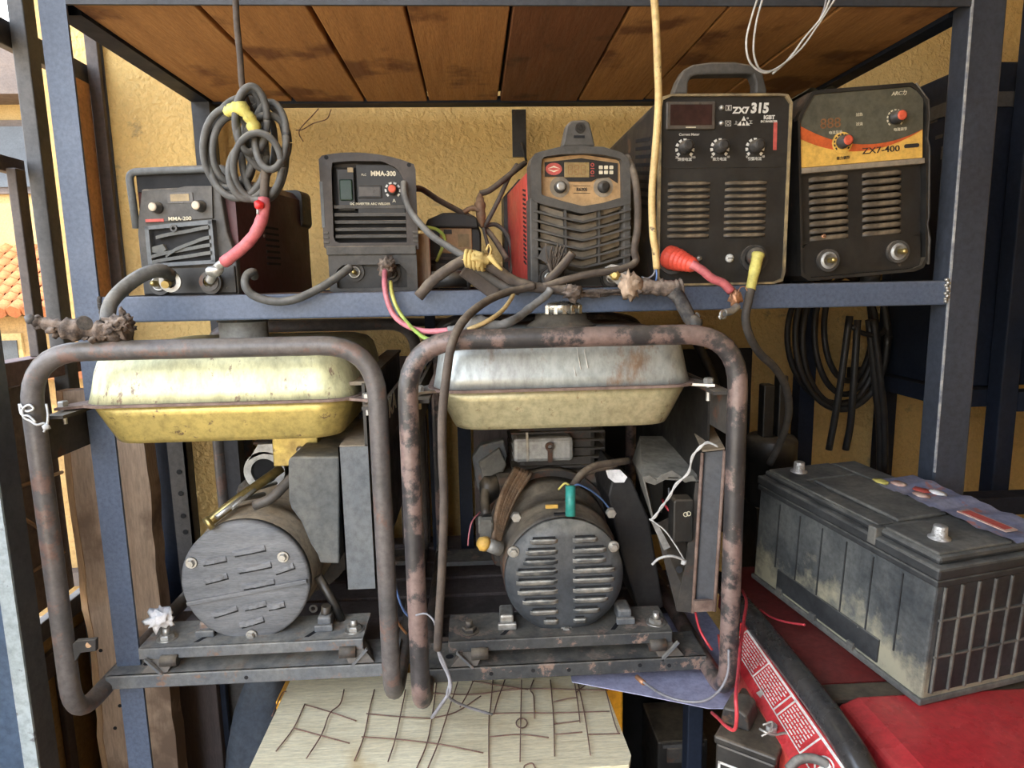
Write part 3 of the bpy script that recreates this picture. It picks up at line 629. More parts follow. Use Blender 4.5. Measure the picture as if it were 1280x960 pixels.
for x in (-.047, .042):
    s = socket(A, x, .020, .019, y=-.004)
obj('lamp_hole', MB().ring((-.01, -.012, .107), (0, -1, 0), .003, .006, .003, 16), 'knob_black', A)
t = MB()
for k in range(7): t.box((w/2-.0004, .105, .05+k*.0105), (w/2+.0012, .155, .054+k*.0105))
obj('side_slots', t, 'dark_void', A); t = MB()
for k in range(4): t.lathe([(.003, 0), (.002, .0015)], (w/2, .10, .10+k*.011), (1, 0, 0), 8)
obj('rivets', t, 'zinc', A); feet(A, w, d, h=.0004)

# ---- B: tall black welder with red knob
B = thing('arc_welder', 'black welder with arched top, six front slats and a red-capped knob', 'welder', (-.172, 1.155, ZS), (0, 0, rad(6)))
w, h, d = .156, .226, .27
def qb(px, py): return ((px-461.5)*.001325, (364-py)*.00127)
arch = lambda x: h-.012*abs(x/(w/2))**2.2-.006*(x/(w/2))
top = [(w/2*u, arch(w/2*u)) for u in (1, .92, .75, .5, .25, 0, -.25, -.5, -.75, -.92, -1)]
obj('body', MB().prism([(-w/2+.006, .002), (w/2-.006, .002)]+[(x*.95, z-.006) for x, z in top], .02, d), 'machine_brown', B)
# bezel ring around the recess
def poly_ring(outer, inner, y0, y1, m, par, name='bezel'):
    mb = MB(); n = len(outer)
    o0 = [mb.b.verts.new((x, y0, z)) for x, z in outer]; i0 = [mb.b.verts.new((x, y0, z)) for x, z in inner]
    o1 = [mb.b.verts.new((x, y1, z)) for x, z in outer]; i1 = [mb.b.verts.new((x, y1, z)) for x, z in inner]
    for a, b in ((o0, i0), (i0, i1), (o1, o0), (i1, o1)):
        for k in range(n): mb.face((a[k], a[(k+1) % n], b[(k+1) % n], b[k]))
    return obj(name, mb, m, par)
def rs(pts, n=40):   # resample a closed outline by arc length from its first point
    P = [Vector((*p, 0)) for p in pts]; P.append(P[0]); L = [0]
    for a, b in zip(P, P[1:]): L.append(L[-1]+(b-a).length)
    out = []
    for k in range(n):
        s = L[-1]*k/n; j = max(i for i in range(len(L)-1) if L[i] <= s+1e-12); q = P[j].lerp(P[j+1], (s-L[j])/max(L[j+1]-L[j], 1e-9)); out.append((q.x, q.y))
    return out
outer = [(w/2-.004, 0), *[(x, z) for x, z in top], (-w/2+.004, 0)]
inner = [(qb(506, 0)[0], qb(0, 300)[1]), (qb(506, 0)[0], qb(0, 222)[1]), (qb(498, 0)[0], qb(0, 205)[1]), (qb(480, 0)[0], qb(0, 196)[1]), (qb(440, 0)[0], qb(0, 196)[1]), (qb(419, 0)[0], qb(0, 198)[1]), (qb(417, 0)[0], qb(0, 206)[1]), (qb(415, 0)[0], qb(0, 296)[1]), (qb(420, 0)[0], qb(0, 300)[1])]
# outer starts at the lower right like the inner one
up_outer = [(w/2, .07)]+[(x, z) for x, z in top]+[(-w/2, .07)]
poly_ring(rs(up_outer, 60), rs(inner, 60), -.004, .022, 'machine_brown', B)
obj('panel_back', MB().box((-w/2+.01, .016, .06), (w/2-.01, .019, h-.02)), 'dark_void', B)
x0, z0 = qb(447, 262); x1, z1 = qb(505, 200)
cp = obj('control_panel', MB().prism([(x0, z0), (x1, z0), (x1, z1-.014), (x1-.01, z1), (x0, z1)], .004, .014), 'machine_black', B)
text('MMA-300', .0078, (qb(480, 211)[0], .0035, qb(480, 211)[1]), 'cream_print', B, sx=.95, bold=.045)
text('DC INVERTER ARC WELDER', .0038, (qb(462, 249.5)[0], .0035, qb(0, 249.5)[1]), 'cream_print', B, sx=1.0, bold=.02)
text('A', .006, (qb(492, 245)[0], .0035, qb(0, 245.5)[1]), 'cream_print', B)
text('PLC', .0035, (qb(456, 212)[0], .0035, qb(0, 212.5)[1]), 'cream_print', B)
x0, z0 = qb(447, 242); x1, z1 = qb(477, 226)
dm = obj('display_window', MB().box((x0, .001, z0), (x1, .006, z1), bev=.001), 'machine_black', B); obj('display_glass', MB().box((x0+.003, .0, z0+.003), (x1-.003, .0015, z1-.003)), 'display_grey', dm)
xk, zk = qb(491, 232); dial(B, xk, zk, .0105, 'white_print', 8, y=.0035, w=.3); knob(B, xk-.001, zk+.001, .0082, .013, 'knob_cap_red', y=.004)
sw = obj('power_switch', MB().box((qb(422, 0)[0], .008, qb(0, 258)[1]), (qb(444, 0)[0], .016, qb(0, 204)[1]), bev=.002), 'machine_black', B)
obj('switch_rocker', MB().box((qb(425, 0)[0], .004, qb(0, 245)[1]), (qb(441, 0)[0], .012, qb(0, 218)[1]), bev=.002), mat('switch_green', (.02, .045, .03), rough=.4), sw)
obj('connector', MB().box((qb(436, 0)[0], .006, qb(0, 209)[1]), (qb(443, 0)[0], .012, qb(0, 203)[1])), 'display_tan', sw)
for py in (254, 264, 273.5, 283, 292): z = qb(0, py)[1]; obj('slat', MB().prism([(.003, z-.002), (.016, z+.001), (.016, z+.005), (.003, z+.0035)], qb(417, 0)[0], qb(506, 0)[0], 'x', bev=.0006), 'machine_grey', B)
for py in (287, 293, 299): 
    for px in (406, 517): obj('side_rib', MB().box((qb(px-3.5, 0)[0], -.006, qb(0, py+1.6)[1]), (qb(px+3.5, 0)[0], .01, qb(0, py-1.6)[1]), bev=.0008), 'machine_grey', B)
obj('ledge', MB().box((-w/2+.004, -.010, qb(0, 316)[1]), (w/2-.004, .014, qb(0, 304)[1]), bev=.002), 'machine_grey', B)
lo = [(w/2-.004, .0), (w/2-.004, .062), (-w/2+.006, .062), (-w/2+.006, 0)]; li = [(qb(504, 0)[0], .006), (qb(504, 0)[0], .034), (qb(496, 0)[0], .045), (qb(425, 0)[0], .045), (qb(416, 0)[0], .036), (qb(416, 0)[0], .006)]
poly_ring(rs(lo, 48), rs(li, 48), -.006, .02, 'machine_grey', B, 'lower_bezel')
obj('socket_plate', MB().box((-w/2+.012, .010, .003), (w/2-.012, .013, .05)), 'machine_black', B)
socket(B, qb(438, 0)[0], qb(0, 338)[1], .016, y=.008); socket(B, qb(484, 0)[0], qb(0, 340)[1], .016, y=.008, pin='dark_iron', rim='dark_iron')
for px, py in ((412, 192), (512.5, 200.5), (510, 357)): obj('screw_recess', MB().cyl((qb(px, 0)[0], -.0045, qb(0, py)[1]), (qb(px, 0)[0], -.0035, qb(0, py)[1]), .0035, seg=12), 'dark_void', B)
obj('edge_strip', MB().box((-w/2-.001, -.005, qb(0, 280)[1]), (-w/2+.004, .01, qb(0, 222)[1])), 'box_grey_light', B, label='bare grey edge strip')
feet(B, w, d, h=.0004)
# ---- wooden block between B and C
tag_b = obj('wooden_block', MB().box((0, 0, 0), (.024, .02, .10), bev=.001), 'slab_wood'); tag_b.location = tuple(at(522, 358, 1.22)); tag_b.location.z = ZS
tag(tag_b, 'upright wooden offcut between the tall black welder and the small black unit', 'wood block')
# ---- C: small black unit at the back
Cc = thing('arc_welder', 'small rounded black welder with an amber label panel, set back behind the cables', 'welder', (at(569, 350, 1.36).x, 1.36, ZS), (0, 0, rad(4)))
def qc(px, py): return ((px-569)*.00161, (345-py)*.00152)
w = .110
obj('body', MB().prism([(-w/2, .006), (w/2, .006), (w/2, .085), (w/2-.008, .105), (.02, .113), (-.02, .113), (-w/2+.008, .107), (-w/2, .088)], .0, .24, bev=.004), 'machine_black', Cc)
obj('hood', MB().prism([(-w/2-.002, .094), (w/2-.006, .092), (w/2-.008, .108), (.02, .116), (-.02, .116), (-w/2+.004, .106)], -.012, .02, bev=.003), 'machine_black', Cc)
ap = obj('label_panel', MB().box((-.028, -.006, .055), (.036, .001, .094), bev=.002), 'amber_panel', Cc, label='amber label panel')
obj('label_plate', MB().box((.008, -.0075, .064), (.03, -.005, .084)), 'display_tan', ap); obj('label_plate', MB().box((-.02, -.0075, .084), (-.004, -.005, .091)), 'dark_print', ap)
for k in range(4): obj('slat', MB().box((-.05, -.008, .014+k*.010), (.05, .001, .019+k*.010), bev=.001), 'machine_grey', Cc)
obj('control_knob', MB().cyl((-.035, -.012, .03), (-.035, .001, .03), .010), 'knob_black', Cc); obj('control_knob', MB().cyl((.02, -.012, .012), (.02, .001, .012), .012), 'knob_black', Cc); feet(Cc, w, .24, h=.0004)

Cc.scale = (1, 1, 1.28)
# ---- D: red welder with a chevron grille
Dd = thing('arc_welder', 'red welder with a grey chevron grille, two front knobs and a stub handle', 'welder', (.178, 1.115, ZS), (0, 0, rad(4)))
w, h, d = .166, .218, .32
def qd(px, py): return ((px-727)*.001335, (353-py)*.00131)
obj('body', MB().prism([(-w/2-.004, 0), (w/2+.002, 0), (w/2+.002, h*.86), (w/2-.02, h*.98), (-w/2+.02, h*.98), (-w/2-.004, h*.86)], .03, d), 'red_body', Dd)
t = MB()
for k in range(17): t.hexa([(-w/2-.0055, .034, .040+k*.0075), (-w/2-.0035, .034, .040+k*.0075), (-w/2-.0035, .06, .045+k*.0075), (-w/2-.0055, .06, .045+k*.0075), (-w/2-.0055, .034, .043+k*.0075), (-w/2-.0035, .034, .043+k*.0075), (-w/2-.0035, .06, .048+k*.0075), (-w/2-.0055, .06, .048+k*.0075)])
obj('side_slots', t, 'dark_void', Dd)
obj('rear_guard', MB().prism([(-w/2-.012, 0), (w/2+.01, 0), (w/2+.01, h*.84), (w/2-.02, h), (-w/2+.02, h), (-w/2-.012, h*.84)], d-.03, d+.01), 'machine_black', Dd)
top = [qd(786, 205), qd(783, 194), qd(774, 188), qd(752, 182), qd(725, 181), qd(700, 182), qd(675, 188), qd(667, 191), qd(663, 202)]
outer = [qd(787, 250)]+top+[qd(665, 250), qd(720, 262)]
inner = [qd(777, 242), qd(776, 200), qd(774, 196), qd(750, 191), qd(727, 190), qd(700, 191), qd(680, 194), qd(677, 197), qd(676, 206), qd(676, 239), qd(700, 246), qd(727, 253), qd(752, 249)]
outer = [qd(787, 250)]+top+[qd(664, 246), qd(680, 251), qd(727, 262), qd(770, 254)]
poly_ring(rs(outer, 72), rs(inner, 72), -.012, .03, 'machine_grey', Dd)
fp = obj('control_panel', MB().prism([qd(777, 244), qd(776, 196), qd(727, 189), qd(676, 195), qd(676, 241), qd(727, 255)], .002, .012), 'amber_panel', Dd, label='dusty tan control panel')
obj('panel_top', MB().prism([qd(773, 224), qd(773, 200), qd(727, 194), qd(682, 199), qd(682, 216), qd(705, 216), qd(712, 222), qd(740, 222), qd(748, 218), qd(762, 217)], -.0002, .003), 'machine_black', fp)
lx, lz = qd(693, 207)
lg = obj('logo_badge', MB().prism([(lx+.0135*cos(a), lz+.0095*sin(a)) for a in [2*pi*k/24 for k in range(24)]], -.0008, .001), 'red_print', fp, label='red oval badge')
obj('badge_mark', MB().prism([(lx-.010, lz+.0005), (lx, lz+.005), (lx+.010, lz+.0005), (lx, lz+.0025)], -.0014, 0).prism([(lx-.010, lz-.0008), (lx, lz-.0028), (lx+.010, lz-.0008), (lx, lz-.0052)], -.0014, 0), 'cream_print', lg)
x0, z0 = qd(706, 217); x1, z1 = qd(737, 199); dm = obj('display_window', MB().box((x0, -.001, z0), (x1, .003, z1), bev=.0006), 'display_tan', fp)
t = MB()
for k in range(3):
    cx = x0+.010+k*.0105; cz = (z0+z1)/2
    for a, b, c_, d_ in ((-.003, .0068, .003, .0078), (-.003, -.0005, .003, .0005), (-.003, -.0078, .003, -.0068), (-.0038, .0006, -.003, .0068), (.003, .0006, .0038, .0068), (-.0038, -.0068, -.003, -.0006), (.003, -.0068, .0038, -.0006)):
        t.box((cx+a, -.0013, cz+b), (cx+c_, -.0008, cz+d_))
obj('segment_digits', t, 'segment', dm)
t = MB()
for (px, py) in ((741, 202), (741, 211)): x, z = qd(px, py); t.ring((x, 0, z), (0, -1, 0), .0018, .0030, .0008, 12).box((x-.003, -.001, z-.0062), (x+.003, 0, z-.0052))
obj('red_icons', t, 'red_print', fp)
t = MB()
for i in range(3):
    for j in range(2): x, z = qd(751.5+i*6.6, 205+j*6); t.prism(rrect(x-.0032, z-.0028, x+.0032, z+.0028, .001, 2), -.0008, 0)
obj('icon_keys', t, 'cream_print', fp)
for px, m in ((700.5, 'zinc'), (755, 'machine_black')):
    x, z = qd(px, 228.5); dial(fp, x, z, .0125, 'red_print', 9, y=.0018, w=.2); obj('knob_ring', MB().ring((x, .002, z), (0, -1, 0), .0095, .0165, .001), 'slat_dust', fp); knob(fp, x, z, .0090, .012, m, y=.002)
x, z = qd(728, 231.5); text('R630S', .0052, (x, .0015, z), 'dark_print', fp, bold=.03)
obj('panel_lines', MB().box((x-.014, .001, z+.0055), (x+.014, .003, z+.0062)).box((x-.014, .001, z-.0062), (x+.014, .003, z-.0055)), 'dark_print', fp)
# chevron slats
def chev(px0, px1, py, drop, th, y0, y1, m, name='slat'):
    xa, za = qd(px0, py); xb, zb = qd(727, py+drop); xc, zc = qd(px1, py-1); T = th
    o = MB().loft([[(x, y0, z-T*.5), (x, y1, z-T*.2), (x, y1, z+T*.5), (x, y0, z+T*.5)] for x, z in ((xa, za), ((xa+xb)/2, (za+zb)/2-.0012), (xb, zb), ((xc+xb)/2, (zc+zb)/2-.0012), (xc, zc))], sm=False); return obj(name, o, m, Dd)
obj('grille_back', MB().box((-w/2+.008, .022, .02), (w/2-.008, .025, .15)), 'slat_dust', Dd)
for k in range(6):
    chev(666, 787, 258+k*11.2, 14, .0035, -.014, .006, 'machine_grey')
    chev(676, 778, 253+k*11.2, 14, .0085, .004, .020, 'slat_dust', 'inner_slat')
for px in (664.5, 784.5): x = qd(px, 0)[0]; obj('side_frame', MB().box((x-.0035 if px < 700 else x-.008, -.010, .002), (x+.010 if px < 700 else x+.0045, .03, .145), bev=.002), 'machine_grey', Dd)
for px in (706, 748, 777.5): x = qd(px, 0)[0]; obj('mullion', MB().box((x-.0018, -.008, qd(0, 326 if px < 760 else 318)[1]), (x+.0018, .01, qd(0, 256)[1])), 'machine_grey', Dd)
obj('lower_panel', MB().prism([(-w/2+.004, .001), (w/2-.004, .001), (w/2-.004, .042), (w/2-.03, .036), (0, .024), (-w/2+.03, .036), (-w/2+.004, .042)], -.004, .026), 'machine_grey', Dd)
obj('lower_plate', MB().box((-.030, -.007, .004), (.036, -.003, .024)), 'machine_black', Dd)
for px, py in ((686, 340), (764, 341)): x, z = qd(px, py); obj('socket_well', MB().ring((x, -.004, z), (0, -1, 0), .016, .0195, .006), 'machine_black', Dd); socket(Dd, x, z, .015, y=-.004)
hx = MB().prism([qd(702, 182), qd(708, 156), qd(714, 151), qd(730, 150), qd(736, 153), qd(743, 181)], -.010, .012, bev=.003); hd = obj('handle_lug', hx, 'machine_grey', Dd)
x, z = qd(724, 160); obj('lug_boss', MB().ring((x, -.010, z), (0, -1, 0), .004, .008, .002).cyl((x, -.01, z), (x, -.0125, z), .003), 'machine_black', hd)
x, z = qd(723, 170); obj('lug_slot', MB().box((x-.009, -.0108, z-.0022), (x+.009, -.0098, z+.0018)), 'dark_void', hd)
obj('handle_bar', MB().box((-.014, .012, h-.01), (.014, .26, h+.012), bev=.006), 'machine_grey', hd); feet(Dd, w, d, h=.0004)

# ---- E: large black welder with three dials
E_ = thing('arc_welder', 'large black welder with carry handle, wide meter window and three dials', 'welder', (.4095, 1.102, ZS))
w, h, d = .2165, .302, .42
def qe(px, py): return ((px-902)*.001305, (354-py)*.001283)
obj('case', MB().prism(rrect(-w/2, .0, w/2, h, .014), .004, d), 'black_steel', E_)
poly_ring(rs(rrect(-w/2, .0, w/2, h, .014), 64), rs(rrect(-w/2+.0035, .0035, w/2-.0035, h-.0035, .012), 64), -.006, .006, 'edge_gold', E_, 'case_lip')['label'] = 'worn tan case lip'
obj('front_panel', MB().prism(rrect(-w/2+.003, .003, w/2-.003, h-.003, .012), -.001, .003), 'machine_black', E_)
obj('overlay_panel', MB().prism(rrect(-w/2+.006, qe(0, 207)[1], w/2-.007, h-.007, .008), -.0022, 0), 'machine_black', E_)
hp = [qe(p, q) for p, q in ((837, 117), (843, 100), (850, 88), (862, 82), (885, 79), (915, 79), (938, 83), (949, 92), (955, 112), (955, 117), (941, 117), (941, 104), (937, 94), (928, 93), (868, 94), (860, 96), (856, 103), (856, 117))]
obj('handle', MB().prism(hp, .004, .030, bev=.003), 'machine_grey', E_)
x0, z0 = qe(827, 161); x1, z1 = qe(888, 128)
mt = obj('meter_frame', MB().box((x0, -.008, z0), (x1, -.002, z1), bev=.002), 'display_grey', E_); obj('meter_glass', MB().box((x0+.006, -.0092, z0+.006), (x1-.006, -.007, z1-.005)), 'display', mt)
obj('meter_mark', MB().box(((x0+x1)/2-.008, -.0085, z0+.002), ((x0+x1)/2+.008, -.0078, z0+.0035)), 'cream_print', mt)
text('Current Meter', .0040, (*[qe(857, 166)[0], -.0026], qe(0, 166.5)[1]), 'white_print', E_, bold=.02)
for py in (135, 153.5):
    x, z = qe(896.5, py); obj('indicator_lamp', MB().lathe([(.0042, 0), (.0042, .002), (.003, .005), (0, .006)], (x, -.002, z), (0, -1, 0), 12), 'zinc', E_)
    x, z = qe(905.5, py); b = MB(); b.box((x-.0048, -.0026, z-.0042), (x+.0048, -.002, z-.0036)).box((x-.0048, -.0026, z+.0036), (x+.0048, -.002, z+.0042)).box((x-.0048, -.0026, z-.0042), (x-.0042, -.002, z+.0042)).box((x+.0042, -.0026, z-.0042), (x+.0048, -.002, z+.0042))
    if py < 140: b.box((x-.0008, -.0026, z-.0026), (x+.0008, -.002, z+.0026)).box((x-.002, -.0026, z+.0018), (x+.002, -.002, z+.0026)).box((x-.002, -.0026, z-.0026), (x+.002, -.002, z-.0018))
    else: b.ring((x, -.002, z), (0, -1, 0), .0018, .0026, .0006, 12)
    obj('icon', b, 'white_print', E_)
text('ZX7', .0098, (qe(921, 0)[0], -.0026, qe(0, 138.3)[1]), 'white_print', E_, bold=.05, sx=1.05); text('315', .0150, (qe(944.5, 0)[0], -.0026, qe(0, 136)[1]), 'white_print', E_, bold=.06, sx=.95, shear=.08)
text('IGBT', .0062, (qe(957, 0)[0], -.0026, qe(0, 146.8)[1]), 'white_print', E_, bold=.04); text('DC INVERTER', .0032, (qe(957, 0)[0], -.0026, qe(0, 151.6)[1]), 'white_print', E_, bold=.03)
x, z = qe(925, 151.5); tg = MB()
for a, b, c_ in (((x-.0105, z-.006), (x-.004, z-.006), (x-.0045, z+.001)), ((x+.0105, z-.006), (x+.004, z-.006), (x+.0045, z+.001)), ((x-.0035, z+.0015), (x+.0035, z+.0015), (x, z+.0085)), ((x-.0028, z-.006), (x+.0028, z-.006), (x, z-.0005))): tg.prism([a, b, c_], -.0028, -.002)
obj('logo_triangle', tg, 'white_print', E_)
text('上', .0045, (qe(915.5, 0)[0], -.0026, qe(0, 153)[1]), 'white_print', E_); text('工', .0045, (qe(934, 0)[0], -.0026, qe(0, 152.5)[1]), 'white_print', E_)
obj('logo_ring', MB().ring((*[qe(930, 0)[0], -.002], qe(0, 147.5)[1]), (0, -1, 0), .0009, .0015, .0006, 12), 'white_print', E_)
obj('red_stripe', MB().prism([qe(963.5, 186), qe(968, 186), qe(967.5, 152), qe(963, 152)], -.0027, -.002), 'red_print', E_)
for px, l, r_, t_ in ((852, '20', '315', '焊接电流'), (896, '0', '10', '推力电流'), (940.5, '0', '10', '引弧电流')):
    x, z = qe(px, 183.5); dial(E_, x, z, .0115, 'white_print', 9, y=-.0022, w=.38); knob(E_, x, z+.002, .0095, .020, 'dark_print', y=-.002)
    text(l, .0036, (x-.013, -.0026, z-.0135), 'white_print', E_); text(r_, .0036, (x+.014, -.0026, z-.0135), 'white_print', E_); text(t_, .0042, (x, -.0026, z-.0170), 'white_print', E_)
louvers(E_, (qe(858.5, 0)[0], qe(931, 0)[0]), [qe(0, 226+8.1*k)[1] for k in range(9)], .070, .0078, .0055, 'louver_black', y=-.001)
screw(E_, *qe(873.5, 319.5), .0045, y=-.001); screw(E_, *qe(912.5, 320), .0070, 'white_print', y=-.001)
for px, py in ((838, 322), (944, 321)): x, z = qe(px, py); obj('socket_collar', MB().ring((x, -.001, z), (0, -1, 0), .017, .0225, .006).cyl((x, -.001, z), (x, -.003, z), .018), 'knob_black', E_)
t = MB()
for k in range(9): t.hexa([(-w/2-.0012, .05, .13+k*.014), (-w/2+.0004, .05, .13+k*.014), (-w/2+.0004, .15, .146+k*.014), (-w/2-.0012, .15, .146+k*.014), (-w/2-.0012, .05, .136+k*.014), (-w/2+.0004, .05, .136+k*.014), (-w/2+.0004, .15, .152+k*.014), (-w/2-.0012, .15, .152+k*.014)])
obj('side_slots', t, 'dark_void', E_); feet(E_, w, d, h=.0004)

# ---- F: tilted welder with yellow and orange front
Ff = thing('arc_welder', 'tilted black welder with a yellow and orange front label and two red-capped knobs', 'welder', (.6655, 1.125, ZS+.012), (0, rad(-4.0), 0))
w, h, d = .222, .306, .40
def qf(px, py):
    x, z = (px-1076)*.001358, (341-py)*.00134; c, s = cos(rad(5.0)), sin(rad(5.0)); return (x*c-z*s+.0, x*s+z*c)
out = [(-w/2, .008), (-w/2+.014, -.002), (w/2-.014, -.002), (w/2, .008), (w/2, h-.028), (w/2-.022, h), (-w/2+.026, h), (-w/2, h-.04)]
obj('case', MB().prism(out, .004, d), 'black_steel', Ff)
poly_ring(rs(out, 60), rs([(x*.965, z*.965+.005) for x, z in out], 60), -.010, .006, 'machine_black', Ff, 'case_lip')
obj('side_guard', MB().tube([(w/2+.002, -.008, .008), (w/2+.004, -.008, .05), (w/2-.001, -.008, .075), (w/2+.002, -.008, .09), (w/2+.002, -.008, .20), (w/2-.002, -.008, .215), (w/2+.001, -.008, .25), (w/2-.001, -.008, h-.03), (w/2-.022, -.008, h-.002)], .0026, 6), 'machine_grey', Ff)
xl, xr = -w/2+.006, w/2-.008; zb, zt = .186, h-.006
lab = obj('front_label', MB().prism([(xl, zb), (xr, zb), (xr, zt-.018), (xr-.018, zt), (xl+.020, zt), (xl, zt-.034)], -.006, .002), 'yellow_print', Ff, label='yellow lower part of the front label')
def quad(u, a, b, c, m=.55): return a*(u-m)*(u-1)/m + b*u*(u-1)/(m*(m-1)) + c*u*(u-m)/(1-m)
arc1 = [(xl+(xr-xl)*k/16, zb+(zt-zb)*quad(k/16, .58, .25, .40)) for k in range(17)]
arc2 = [(xl+(xr-xl)*k/16, zb+(zt-zb)*quad(k/16, .40, .165, .395)) for k in range(17)]
obj('orange_swoosh', MB().prism(arc2+[(x, z+.004) for x, z in arc1[::-1]], -.0066, -.005), 'orange_print', lab, label='orange swoosh')
obj('dark_field', MB().prism(arc1+[(xr, zt-.018), (xr-.018, zt), (xl+.020, zt), (xl, zt-.034)], -.0072, -.005), 'olive_print', lab, label='dark olive field of the label')
obj('label_ledge', MB().box((xl-.002, -.010, zb-.010), (xr+.002, .002, zb-.001), bev=.001), 'slat_dust', Ff)
def ff(u, v): return xl+(xr-xl)*u, zb+(zt-zb)*v
x, z = ff(.24, .58); text('888', .0165, (x, -.0076, z), 'segment', Ff, sx=1.05, bold=.0)
for u, v, s in ((.28, .45, '电流显示'), (.81, .42, '电流调节'), (.34, .085, '推力调节')): x, z = ff(u, v); text(s, .0042, (x, -.0078, z), 'cream_print' if v > .3 else 'dark_print', Ff)
for v, s in ((.67, '过热'), (.54, '过流')): x, z = ff(.475, v); text(s, .0042, (x, -.0078, z), 'cream_print', Ff)
x, z = ff(.80, .92); text('ARC力', .0062, (x, -.0078, z), 'cream_print', Ff, shear=.2)
for u, v, m in ((.335, .30, 'dark_print'), (.77, .58, 'cream_print')):
    x, z = ff(u, v)
    if m == 'dark_print': obj('dial_ring', MB().cyl((x, -.0068, z), (x, -.0076, z), .0175), 'yellow_print', lab)
    dial(lab, x, z, .0125, m, 11, y=-.0076, w=.18); knob(lab, x, z+.001, .0098, .018, 'knob_cap_red', y=-.007)
x, z = ff(.655, .155); text('ZX7-400', .0100, (x, -.0066, z), 'dark_print', Ff, sx=1.28, bold=.012)
x, z = ff(.91, .18); obj('label_pill', MB().prism(rrect(x-.013, z-.0032, x+.013, z+.0032, .003), -.0066, -.006), 'dark_print', lab)
louvers(Ff, (-.0555, .037), [.178-.012-k*.0122 for k in range(9)], .070, .0105, .0062, 'louver_black', y=.002)
obj('front_panel', MB().box((xl, .0015, .062), (xr, .006, zb-.008)), 'machine_black', Ff)
obj('lower_panel', MB().prism(rrect(xl, .004, xr, .060, .012), -.003, .004), 'machine_black', Ff)
obj('divider', MB().box((xl, -.003, .060), (xr, .003, .064)), 'machine_black', Ff)
screw(Ff, -.066, .071, .0042, 'copper', y=.0)
for x_, z_ in ((-.0625, .030), (.060, .034)):
    socket(Ff, x_, z_, .019, y=-.004); obj('socket_disc', MB().lathe([(.0145, 0), (.0145, .007), (.012, .009), (0, .009)], (x_, -.004, z_), (0, -1, 0), 22), 'alu', Ff)
obj('foot', MB().cyl((-.085, .05, -.0055), (-.085, .05, .001), .014, seg=12), 'rubber_black', Ff); obj('foot', MB().cyl((.045, .05, -.019), (.045, .05, .0), .016, .018, seg=12), 'machine_grey', Ff)
obj('foot', MB().cyl((-.085, .35, -.0055), (-.085, .35, .001), .014, seg=12), 'rubber_black', Ff); obj('foot', MB().cyl((.045, .35, -.019), (.045, .35, .0), .016, .018, seg=12), 'machine_grey', Ff)
tr = MB().grid(lambda u, v: (-w/2+.02+u*.05, .0+v*.2, h+.002+.004*sin(u*9)+.008*u*(1-u)), 8, 4); obj('plastic_flap', tr, 'olive_print', Ff)
